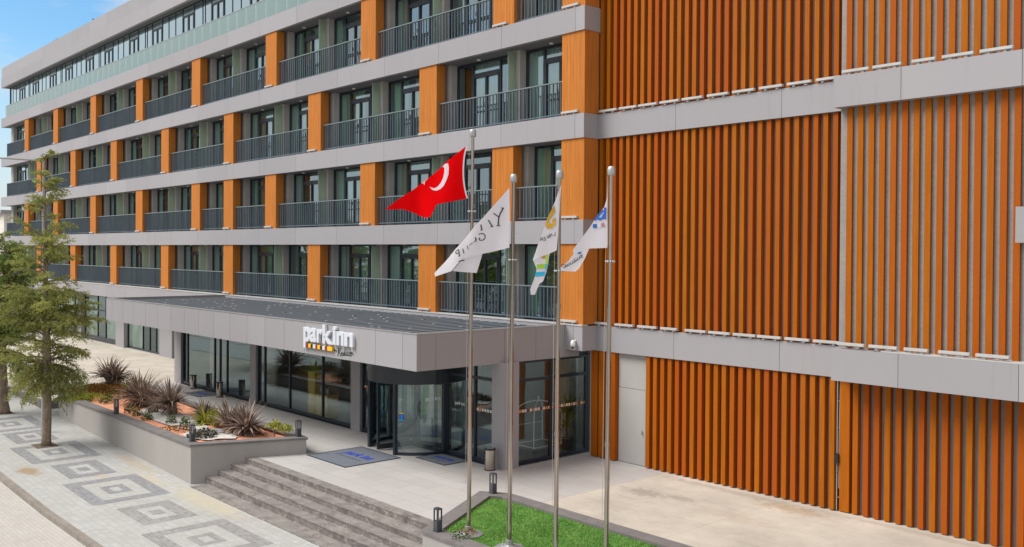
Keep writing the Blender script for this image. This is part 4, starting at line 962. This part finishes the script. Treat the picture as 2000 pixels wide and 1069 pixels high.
def bin_(x, y, rad, h, label):
    r_ = tag(empty('ash_bin', (x, y, 0)), label, 'bin'); o = (x, y, 0)
    m = MB(); m.lathe(x, y, [(rad, .03), (rad, h * .93)], 24); m.build('body', M['steel'], r_, o)
    m = MB(); m.lathe(x, y, [(rad + .012, 0), (rad + .012, .03)], 24); m.build('foot_ring', M['black'], r_, o)
    m = MB(); m.lathe(x, y, [(rad + .01, h * .93), (rad + .01, h), (rad - .02, h + .004)], 24); m.build('rim', M['black'], r_, o)
    m = MB(); m.lathe(x, y, [(rad - .03, h - .01), (rad - .03, h + .006)], 20); m.build('ash_tray', M['steel_light'], r_, o)
    m = MB(); a = R(-125); cx_, cy_ = x + math.cos(a) * rad, y + math.sin(a) * rad; m.prism([(cx_ - .06 * math.sin(a) * s_ + math.cos(a) * t_, cy_ + .06 * math.cos(a) * s_ + math.sin(a) * t_) for s_, t_ in ((-1, -.03), (-1, .006), (1, .006), (1, -.03))][::-1], h * .74, h * .88); m.build('slot', M['black'], r_, o)
bin_(-22.22, 19.08, .165, .68, 'round stainless ash bin standing by the corner column')
bin_(-44.6, 19.15, .15, .68, 'round steel ash bin left of the far door, by the dark mat')
bin_(-41.35, 19.0, .15, .70, 'round steel ash bin right of the far door, by the dark mat')
so2 = (-21.62, 22.12, 3.75)
cc = tag(empty('security_camera', so2), 'small white dome security camera on the canopy edge beside the slats', 'camera')
m = MB(); m.lathe(-21.62, 22.12, [(.05, 3.70), (.078, 3.73), (.08, 3.84), (.055, 3.90), (.02, 3.92)], 16); m.tube([(-21.62, 22.14, 3.86), (-21.62, 22.249, 3.90)], .03, 8); m.build('housing', M['lamp_white'], cc, so2, smooth=True)
m = MB(); m.lathe(-21.60, 22.09, [(.01, 3.635), (.04, 3.65), (.05, 3.70)], 14); m.build('lens', M['black'], cc, so2, smooth=True)
# luggage cart behind the side glazing
lg = tag(empty('luggage_cart', (-23.2, 22.1, 0)), 'white birdcage luggage cart behind the lobby glass', 'luggage cart'); o = (-23.2, 22.1, 0)
x0, x1, y0, y1 = -23.7, -22.75, 21.45, 22.75
m = MB(); m.box(x0, x1, y0, y1, .20, .26); m.build('platform', M['coping'], lg, o)
m = MB(); mx_, my_ = (x0 + x1) / 2, (y0 + y1) / 2
for px, py in ((x0, y0), (x1, y0), (x1, y1), (x0, y1)):
    pts = [(px, py, .23), (px, py, 1.25)]
    for i in range(1, 8): t_ = i / 7 * PI / 2; pts.append((px + (mx_ - px) * (1 - math.cos(t_)), py + (my_ - py) * (1 - math.cos(t_)), 1.25 + .5 * math.sin(t_)))
    m.tube(pts, .018, 7)
m.tube([(x0, y0, .9), (x0, y1, .9)], .012, 6); m.tube([(x0, y0, .27), (x1, y0, .27), (x1, y1, .27), (x0, y1, .27), (x0, y0, .27)], .02, 6); m.tube([(mx_, my_, 1.70), (mx_, my_, 1.9)], .02, 6); m.build('frame', M['lamp_white'], lg, o)
for px, py in ((x0 + .1, y0 + .1), (x1 - .1, y0 + .1), (x1 - .1, y1 - .1), (x0 + .1, y1 - .1)): m = MB(); m.tube([(px - .02, py, .09), (px + .02, py, .09)], .08, 12); m.box(px - .03, px + .03, py - .02, py + .02, .1, .2); m.build('wheel', M['black'], lg, o)
sh = tag(empty('display_shelf', (-34, 19.95, 0)), 'pale wooden display shelf with white ornaments inside the lobby window', 'shelf'); o = (-34, 19.95, 0)
m = MB(); m.box(-34.6, -34.05, 19.75, 20.3, 0.012, 1.8); m.build('side_panel', M['wood_pale'], sh, o)
m = MB(); m.box(-34.04, -33.1, 19.78, 20.3, .012, .95); m.build('lower_cabinet', M['wood_pale'], sh, o)
m = MB(); m.box(-34.04, -33.1, 20.25, 20.3, .95, 1.8); m.box(-34.04, -33.1, 19.78, 20.25, 1.36, 1.4); m.box(-34.04, -33.1, 19.78, 20.25, 1.76, 1.8); m.build('shelf', M['wood_dark'], sh, o)
for i, x in enumerate((-33.85, -33.6, -33.35)): m = MB(); m.lathe(x, 19.95, [(.05, .952), (.075, 1.05), (.04, 1.2), (.05, 1.27 - .05 * i)], 12); m.build('ornament', M['ivory'], sh, o)
tb = tag(empty('side_table', (-31.6, 20.6, 0)), 'small white topped table inside the lobby near the column', 'table'); o = (-31.6, 20.6, 0)
m = MB(); m.box(-32.0, -31.1, 20.2, 21, .68, .72); m.build('table_top', M['ivory'], tb, o); m = MB(); m.box(-31.6, -31.45, 20.5, 20.65, .012, .68); m.build('leg', M['black'], tb, o)

# ================================================================== PLANTS
def blades(m, cx, cy, z, n, lmin, lmax, wd, spread, rnd, droop=.9, rad=.14, base=None):
    for i in range(n):
        az = rnd.uniform(0, 2 * PI); q = rnd.random() ** .8
        tilt = R(8) + q * spread; l = rnd.uniform(lmin, lmax) * (1 - .2 * q); m.tone = min(1, max(0, rnd.gauss(.5, .27)))
        ux, uy = math.cos(az), math.sin(az); r0 = rad * rnd.random(); p = Vector((cx + ux * r0, cy + uy * r0, z)); a = tilt; seg = 6; w0 = wd * rnd.uniform(.75, 1.2)
        side = Vector((-uy, ux, 0)); vs = []; bend = droop * rnd.uniform(.4, 1.3) * (.25 + q)
        for s in range(seg + 1):
            t_ = s / seg; w = w0 * (1 - t_ ** 2.2) * (.6 + .8 * min(1, t_ * 3)) * .5 + .002
            nrm = Vector((-ux * math.cos(a), -uy * math.cos(a), math.sin(a)))
            vs += [p + side * w + nrm * w * .45, p, p - side * w + nrm * w * .45]
            p = p + Vector((ux * math.sin(a), uy * math.sin(a), math.cos(a))) * (l / seg); a = min(R(165), a + bend / seg * (1 + t_))
        m.add(vs, [(3 * s + k, 3 * s + k + 1, 3 * s + k + 4, 3 * s + k + 3) for s in range(seg) for k in (0, 1)])
def spiky(cx, cy, label, mat, n, lmin, lmax, seed, stump=0.0, spread=R(62), wd=.055, heads=1, z=.44):
    n = int(n * .95); lmin *= .85; lmax *= .9; rnd = random.Random(seed); o = (cx, cy, z); r_ = tag(empty('spiky_plant', o), label, 'plant', 'spiky plants in the long planter')
    m = MB()
    for h_ in range(heads):
        hx, hy = cx + (h_ - (heads - 1) / 2) * .75, cy + rnd.uniform(-.15, .15); blades(m, hx, hy, z + stump * rnd.uniform(.8, 1), n, lmin, lmax, wd, spread, rnd)
        if stump: blades(m, hx, hy, z + stump * .5, n // 4, lmin * .6, lmax * .7, wd, R(115), rnd, 1.4)
    m.build('blades', mat, r_, o, tone=True)
    if stump:
        for h_ in range(heads): m = MB(); m.lathe(cx + (h_ - (heads - 1) / 2) * .75, cy, [(.17, z - .02), (.20, z + stump * .5), (.15, z + stump)], 12); m.build('stem', M['bark'], r_, o)
BR, LM = M['blade_brown'], M['blade_lime']
spiky(-44.0, 15.15, 'large twin headed bronze spiky plant at the far end of the planter', BR, 110, .85, 1.55, 1, .45, heads=2)
spiky(-41.4, 15.0, 'lime green spiky plant between the two biggest bronze ones', LM, 70, .7, 1.25, 2, 0, R(58))
spiky(-38.9, 14.6, 'widest bronze spiky plant in the middle of the planter', BR, 190, .9, 1.7, 3, .15, heads=2)
spiky(-37.4, 14.5, 'bronze spiky plant crowded against the right of the widest one', BR, 90, .6, 1.15, 33, .1)
spiky(-35.5, 14.4, 'bronze spiky plant with a thick bare stump on white pebbles', BR, 150, .8, 1.45, 4, .5)
spiky(-36.35, 14.0, 'short withered bronze stump left of the bare stumped plant', BR, 26, .3, .6, 5, .25, R(80))
spiky(-33.9, 14.9, 'loose bronze spiky plant behind the bright lime clump', BR, 90, .7, 1.25, 6, .1)
spiky(-33.1, 14.75, 'bright lime spiky clump near the middle of the orange gravel', LM, 120, .5, 1.05, 7, 0, R(66), .05)
spiky(-32.2, 14.75, 'thin lime tuft beside an upright bronze plant', LM, 50, .5, .95, 8, 0, R(40), .045)
spiky(-31.45, 14.85, 'upright bronze spiky plant left of the drooping one', BR, 75, .9, 1.45, 9, .1, R(46), .07)
spiky(-30.3, 14.85, 'drooping bronze spiky plant nearest the steps', BR, 150, .9, 1.4, 10, .15, R(88), .075)
def shrub(cx, cy, label, mat, rx, h, n, seed, name='shrub', z=.44, size=.05, stems=0, cat='shrub', flat=False, group='small shrubs in the long planter'):
    rnd = random.Random(seed); o = (cx, cy, z); r_ = tag(empty(name, o), label, cat, group); m = MB()
    for i in range(n):
        a = rnd.uniform(0, 2 * PI); rr_ = rx * math.sqrt(rnd.random()); hz_ = h * (1 - (rr_ / rx) ** 2) ** .5
        zz = z + hz_ * (rnd.uniform(.75, 1.05) if flat else rnd.uniform(.15, 1.05)) + (stems * .5)
        p = Vector((cx + rr_ * math.cos(a) * (1 + .25 * math.sin(3 * a + seed)), cy + rr_ * math.sin(a), zz)); m.tone = min(1, max(0, rnd.gauss(.5, .25)))
        d = Vector((rnd.gauss(0, 1), rnd.gauss(0, 1), rnd.gauss(.3, .7))).normalized(); s_ = d.cross(Vector((rnd.gauss(0, 1), rnd.gauss(0, 1), rnd.gauss(0, 1)))).normalized() * size * .36; l = size * rnd.uniform(.8, 1.5)
        m.add([p, p + d * l * .5 + s_, p + d * l, p + d * l * .5 - s_], [(0, 1, 2, 3)])
    m.build('foliage', mat, r_, o, tone=True)
    m = MB()
    for i in range(4 if not stems else 2): a = rnd.uniform(0, 6); m.tube([(cx, cy, z - .02), (cx + rx * .3 * math.cos(a), cy + rx * .3 * math.sin(a), z + h * .4 + stems * .5)], .012 if not stems else .02, 5)
    m.build('stem', M['bark'], r_, o)
GR = M['leaf_green']
shrub(-37.1, 13.35, 'small round green shrub right of the left bollard', GR, .20, .34, 260, 1)
shrub(-36.2, 13.35, 'dark upright green shrub at the left end of the white pebbles', GR, .18, .40, 240, 2)
shrub(-35.1, 13.3, 'round green shrub in front of the bare stumped plant', GR, .21, .36, 280, 3)
shrub(-33.95, 13.75, 'low green shrub on orange gravel right of the bare stump', GR, .20, .32, 240, 4)
shrub(-33.3, 14.0, 'small green shrub under the bright lime clump', GR, .20, .30, 240, 5)
shrub(-40.9, 14.0, 'dark green shrub behind the rusty groundcover', GR, .36, .42, 340, 6)
shrub(-40.1, 13.5, 'tiny green tuft beside the dark green shrub', GR, .3, .2, 200, 16)
shrub(-30.55, 13.45, 'dark leafy succulent beside the grey cover on white pebbles', M['leaf_grey'], .52, .3, 520, 7, size=.09)
shrub(-32.5, 13.35, 'low dry brown twigs on the orange gravel', M['leaf_rust'], .55, .12, 300, 8, flat=True, size=.06)
shrub(-29.15, 15.35, 'small pale green tree like shrub at the planter end', M['blade_lime'], .26, .26, 220, 9, stems=.62, size=.075)
shrub(-28.75, 15.55, 'pale green shrub next to the terrace end bollard', M['blade_lime'], .24, .24, 200, 10, stems=.5, size=.075)
shrub(-43.2, 14.3, 'broad mat of rusty groundcover at the left end of the planter', M['leaf_rust'], 1.35, .32, 3600, 11, 'groundcover_plant', flat=True, size=.07, cat='groundcover', group='groundcover in the long planter')
shrub(-41.3, 13.15, 'olive green groundcover spilling over the planter coping', M['blade_lime'], .95, .26, 1500, 12, 'groundcover_plant', flat=True, size=.06, cat='groundcover', group='groundcover in the long planter')
shrub(-41.6, 12.72, 'dark green creeper hanging over the planter edge', GR, .75, .22, 900, 13, 'groundcover_plant', flat=True, size=.08, cat='groundcover', group='groundcover in the long planter')
shrub(-43.6, 12.95, 'dark green bush on the far left corner of the planter', GR, .55, .45, 700, 14, size=.08)
shrub(-43.6, 15.7, 'dark green low bush behind the twin headed bronze plant', GR, .9, .4, 700, 15, size=.08)
# potted plant inside the lobby
pp = tag(empty('potted_plant', (-22.72, 23.0, 0)), 'potted yucca in a black pot behind the lobby glass', 'plant'); o = (-22.72, 23.0, 0)
m = MB(); m.lathe(-22.72, 23.0, [(.17, .012), (.21, .42), (.19, .42), (.18, .36)], 18); m.build('pot', M['bollard'], pp, o)
m = MB(); m.lathe(-22.72, 23.0, [(.175, .37), (.14, .41), (.02, .42)], 12); m.build('pebbles', M['ivory'], pp, o)
m = MB(); m.tube([(-22.72, 23, .3), (-22.74, 22.98, .8), (-22.72, 23.0, 1.35)], [.05, .04, .035], 8); m.build('stem', M['bark'], pp, o)
m = MB(); rnd = random.Random(3); blades(m, -22.72, 23.0, 1.3, 46, .5, .95, .05, R(100), rnd, 1.1, .03); blades(m, -22.76, 22.98, .85, 26, .4, .7, .045, R(110), rnd, 1.1, .03); m.build('leaves', M['blade_lime'], pp, o, tone=True)

# ================================================================== TREES
def prof(tab, z):
    for (z0, r0), (z1, r1) in zip(tab, tab[1:]):
        if z0 <= z <= z1: return r0 + (r1 - r0) * (z - z0) / (z1 - z0)
    return tab[-1][1] if z > tab[-1][0] else tab[0][1]
def conifer(x, y, z, h, tab, dens, mat, label, seed, trunk_r, nb, leaf=.10, group='conifers on the pavement', lean=.0, twigs=1.0, rise=(8, 42)):
    rnd = random.Random(seed); o = (x, y, z); r_ = tag(empty('conifer_tree', o), label, 'tree', group)
    tx = lambda t_: (x + lean * t_ + .05 * math.sin(t_ * 7 + seed), y + .05 * math.cos(t_ * 6 + seed))
    m = MB(); pts, rs_ = [], []
    for i in range(33):
        t_ = i / 32; px, py = tx(t_); pts.append((px, py, z - .05 + t_ * (h - .2))); rs_.append(max(.012, trunk_r * (1 - t_ * .97) * (1.2 if i == 0 else 1) * rnd.uniform(.90, 1.08)))
    m.tube(pts, rs_, 12); m.build('trunk', M['bark'], r_, o, smooth=True)
    bm_, lm = MB(), MB(); zlo, zhi = tab[0][0], tab[-1][0]; gold = 2.399963
    def walk(P, aa, el, ln, seg, sag, wob):
        ps = [P.copy()]
        for s_ in range(seg):
            P = P + Vector((math.cos(aa) * math.cos(el), math.sin(aa) * math.cos(el), math.sin(el))) * (ln / seg); ps.append(P.copy()); el -= R(rnd.uniform(*sag)); aa += R(rnd.uniform(-wob, wob))
        return ps
    def twig(B, d, ln, tone):
        """a feathery twig: short scale-leaf fingers all round a thin stem"""
        n = max(5, int(ln / .022)); q = B.copy(); dv = d.copy()
        for f_ in range(n):
            v = f_ / n; dv = (dv + Vector((0, 0, -.035))).normalized(); q = q + dv * (ln / n)
            a = rnd.uniform(0, 2 * PI); u = dv.cross(Vector((.3, .2, 1))).normalized(); w_ = dv.cross(u); out = (u * math.cos(a) + w_ * math.sin(a))
            dd = (dv * rnd.uniform(.5, 1.2) + out).normalized(); ll = leaf * rnd.uniform(.55, 1.2) * (1.15 - .6 * v); sd = dd.cross(dv + out * .2 + Vector((rnd.gauss(0, .3), rnd.gauss(0, .3), rnd.gauss(0, .3)))).normalized() * leaf * .16
            lm.tone = min(1, max(0, rnd.gauss(tone + .12 * v, .13)))
            lm.add([q - sd * .6, q + dd * ll * .5 - sd, q + dd * ll, q + dd * ll * .5 + sd], [(0, 1, 2, 3)])
    for i in range(nb):
        for _ in range(30):
            zz = rnd.uniform(zlo, zhi)
            if rnd.random() < prof(dens, zz): break
        hfr = (zz - zlo) / (zhi - zlo); rmax = prof(tab, zz) * rnd.uniform(.55, 1.15); az = i * gold + rnd.uniform(-.5, .5); t_ = (zz - z) / h; bx, by = tx(t_)
        low = hfr < .12
        el = R(rnd.uniform(-25, 5)) if low else R(rnd.uniform(*rise) + 18 * hfr)
        z0 = zz - (0 if low else rmax * math.tan(el) * .45)
        ps = walk(Vector((bx, by, max(z0, zlo - .1))), az, el, rmax, 8, (0, 9) if not low else (2, 12), 8)
        bm_.tube(ps, [(.012 + .012 * rmax) * (1 - .85 * k / 8) + .003 for k in range(9)], 5, cap=False)
        bt = rnd.gauss(.5, .14)
        nt_ = int((6 + rmax * 9) * twigs)
        for s_ in range(nt_):
            u = (.16 + .84 * (s_ + rnd.random()) / nt_) * 8; k_ = min(7, int(u)); B = ps[k_].lerp(ps[k_ + 1], u - k_); f_ = (ps[k_ + 1] - ps[k_]).normalized()
            side = f_.cross(Vector((0, 0, 1))); side = side.normalized() if side.length > .1 else Vector((1, 0, 0))
            d = (f_ * rnd.uniform(.5, 1.1) + side * (1 if s_ % 2 else -1) * rnd.uniform(.25, 1.0) + Vector((0, 0, rnd.uniform(-.35, .45)))).normalized()
            ln = rnd.uniform(.25, .62) * (1.1 - .5 * u / 8) * (.55 + .4 * rmax)
            twig(B, d, ln, bt)
            if rnd.random() < .75:
                d2 = (d + side * rnd.uniform(-.9, .9) + Vector((0, 0, rnd.uniform(-.5, .3)))).normalized(); twig(B + d * ln * rnd.uniform(.2, .5), d2, ln * .6, bt + .05)
        twig(ps[-1], (ps[-1] - ps[-2]).normalized(), .3, bt + .1)
    bm_.build('limbs', M['bark'], r_, o); lm.build('crown', mat, r_, o, tone=True)
T1 = [(1.75, .7), (2.2, 1.5), (2.9, 1.9), (3.9, 2.1), (4.8, 1.75), (5.8, 1.45), (6.6, 1.05), (7.5, 1.5), (8.4, 1.0), (9.4, .62), (10.45, .15)]
D1 = [(1.75, .7), (2.4, .95), (3.5, 1), (5.2, .95), (6.2, .48), (7.6, .36), (8.8, .36), (10.45, .4)]
conifer(-37.55, 10.48, -.53, 11.1, T1, D1, M['leaf_olive'], 'tall thin topped conifer growing through the patterned pavement in front of the planter', 5, .165, 165)
T2 = [(2.0, 1.0), (2.8, 2.1), (4.0, 2.5), (5.2, 2.3), (6.2, 1.7), (6.9, .8), (7.5, .2)]
D2 = [(2.0, .6), (3, 1), (6.5, 1), (7.5, .6)]
conifer(-45.05, 10.85, -.34, 7.9, T2, D2, M['leaf_dark'], 'bushy dark conifer with a thick trunk at the left edge', 8, .25, 125, leaf=.12, twigs=.9)
T3 = [(1.6, .9), (2.6, 2.3), (4.2, 2.4), (5.6, 1.6), (6.6, .5)]
conifer(-51.5, 11.0, -.2, 7.0, T3, [(1.6, .6), (6.6, 1)], M['leaf_dark'], 'farther dark conifer half hidden behind the left edge tree', 13, .22, 75, leaf=.16, twigs=.7)
for (a_, b_) in ((-37.6, 10.45), (-45.05, 10.8)):
    m = MB(); m.quad(*[(x_, y_, pz(x_) + .007) for x_, y_ in ((a_ - .42, b_ - .38), (a_ + .42, b_ - .38), (a_ + .42, b_ + .38), (a_ - .42, b_ + .38))]); struct('tree_pit', m, M['soil'])

# ================================================================== STREET LAMP, FAR HOUSE
sl_o = (-40.05, 11.06, -.46)
lp = tag(empty('street_lamp', sl_o), 'thin galvanised street lamp behind the tall conifer with its arm over the road', 'street lamp')
m = MB(); m.tube([(-40.05, 11.06, -.48), (-40.05, 11.06, 4.5), (-39.75, 10.98, 10.25)], [.07, .06, .045], 12); m.build('pole', M['steel_light'], lp, sl_o)
m = MB(); m.tube([(-39.75, 10.98, 10.25), (-40.0, 9.6, 10.27), (-40.2, 8.2, 10.24)], [.035, .03, .028], 8); m.build('arm', M['steel_light'], lp, sl_o)
m = MB(); m.lathe(-40.08, 9.1, [(.03, 10.22), (.04, 9.95), (.20, 9.80), (.24, 9.55), (.18, 9.30), (.05, 9.22)], 8); m.build('lantern', M['ivory'], lp, sl_o)
no = (-122, 31, 0)
nb = tag(empty('house', no), 'distant pale house beyond the far end of the hotel', 'building')
m = MB(); m.box(-130, -112, 27, 40, -1.5, 10.6); m.build('wall', M['beige_stone'], nb, no)
m = MB(); m.box(-130.4, -111.6, 26.6, 40.4, 10.6, 10.95); m.build('roof', M['panel'], nb, no)
for i in range(3):
    for zz in (2.0, 5.2, 8.2): m = MB(); m.box(-129 + i * 5.6, -127.4 + i * 5.6, 26.93, 27.05, zz, zz + 1.4); m.build('window', M['navy'], nb, no)
no = (-100, 28, 0)
m = MB(); m.box(-118, -94.5, 24.8, 25.1, -1.5, 2.6); m.box(-118, -94.5, 24.75, 25.15, 2.6, 2.72); tag(m.build('boundary_wall', M['plaster'], None, (-106, 25, 0)), 'plain grey boundary wall running on from the hotel end', 'wall')

# trees across the road: what the lower windows mirror
src = [o for o in bpy.data.objects if o.name.startswith('conifer_tree')][1]
def tree_copy(x, y, z, s, rz, label):
    r_ = src.copy(); COL.objects.link(r_); r_.location = (x, y, z); r_.scale = (s, s, s * 1.15); r_.rotation_euler = (0, 0, rz)
    for ch in list(src.children): c = ch.copy(); COL.objects.link(c); c.parent = r_
    tag(r_, label, 'tree', 'conifers across the road')
rt_ = random.Random(21)
for i in range(13): tree_copy(-26 - i * 8.5, -9 - rt_.uniform(0, 7), -1.1, rt_.uniform(1.25, 1.75), rt_.uniform(0, 6), 'dark conifer in the row across the road, mirrored in the hotel windows')

# scraps of growth on the roof edge
for x_, y_, lab in ((-70.6, 23.0, 'sparse twigs sprouting from the hotel roof edge, nearer tuft'), (-79.5, 23.0, 'sparse twigs sprouting from the hotel roof edge, farther tuft')):
    shrub(x_, y_, lab, M['leaf_grey'], .45, .55, 60, int(-x_), 'rooftop_weed', z=22.88, size=.10, cat='weed', group='weeds on the roof')

shrub(-17.15, 14.02, 'dry brown weed on the brown coping by the tallest flagpole', M['leaf_rust'], .22, .14, 70, 41, 'dry_weed', z=.15, size=.05, cat='weed', group='weeds at the turf bed')
shrub(-17.0, 13.72, 'tiny green weed beside the base plate of the tallest flagpole', M['leaf_green'], .26, .12, 80, 42, 'dry_weed', z=.13, size=.05, cat='weed', group='weeds at the turf bed')
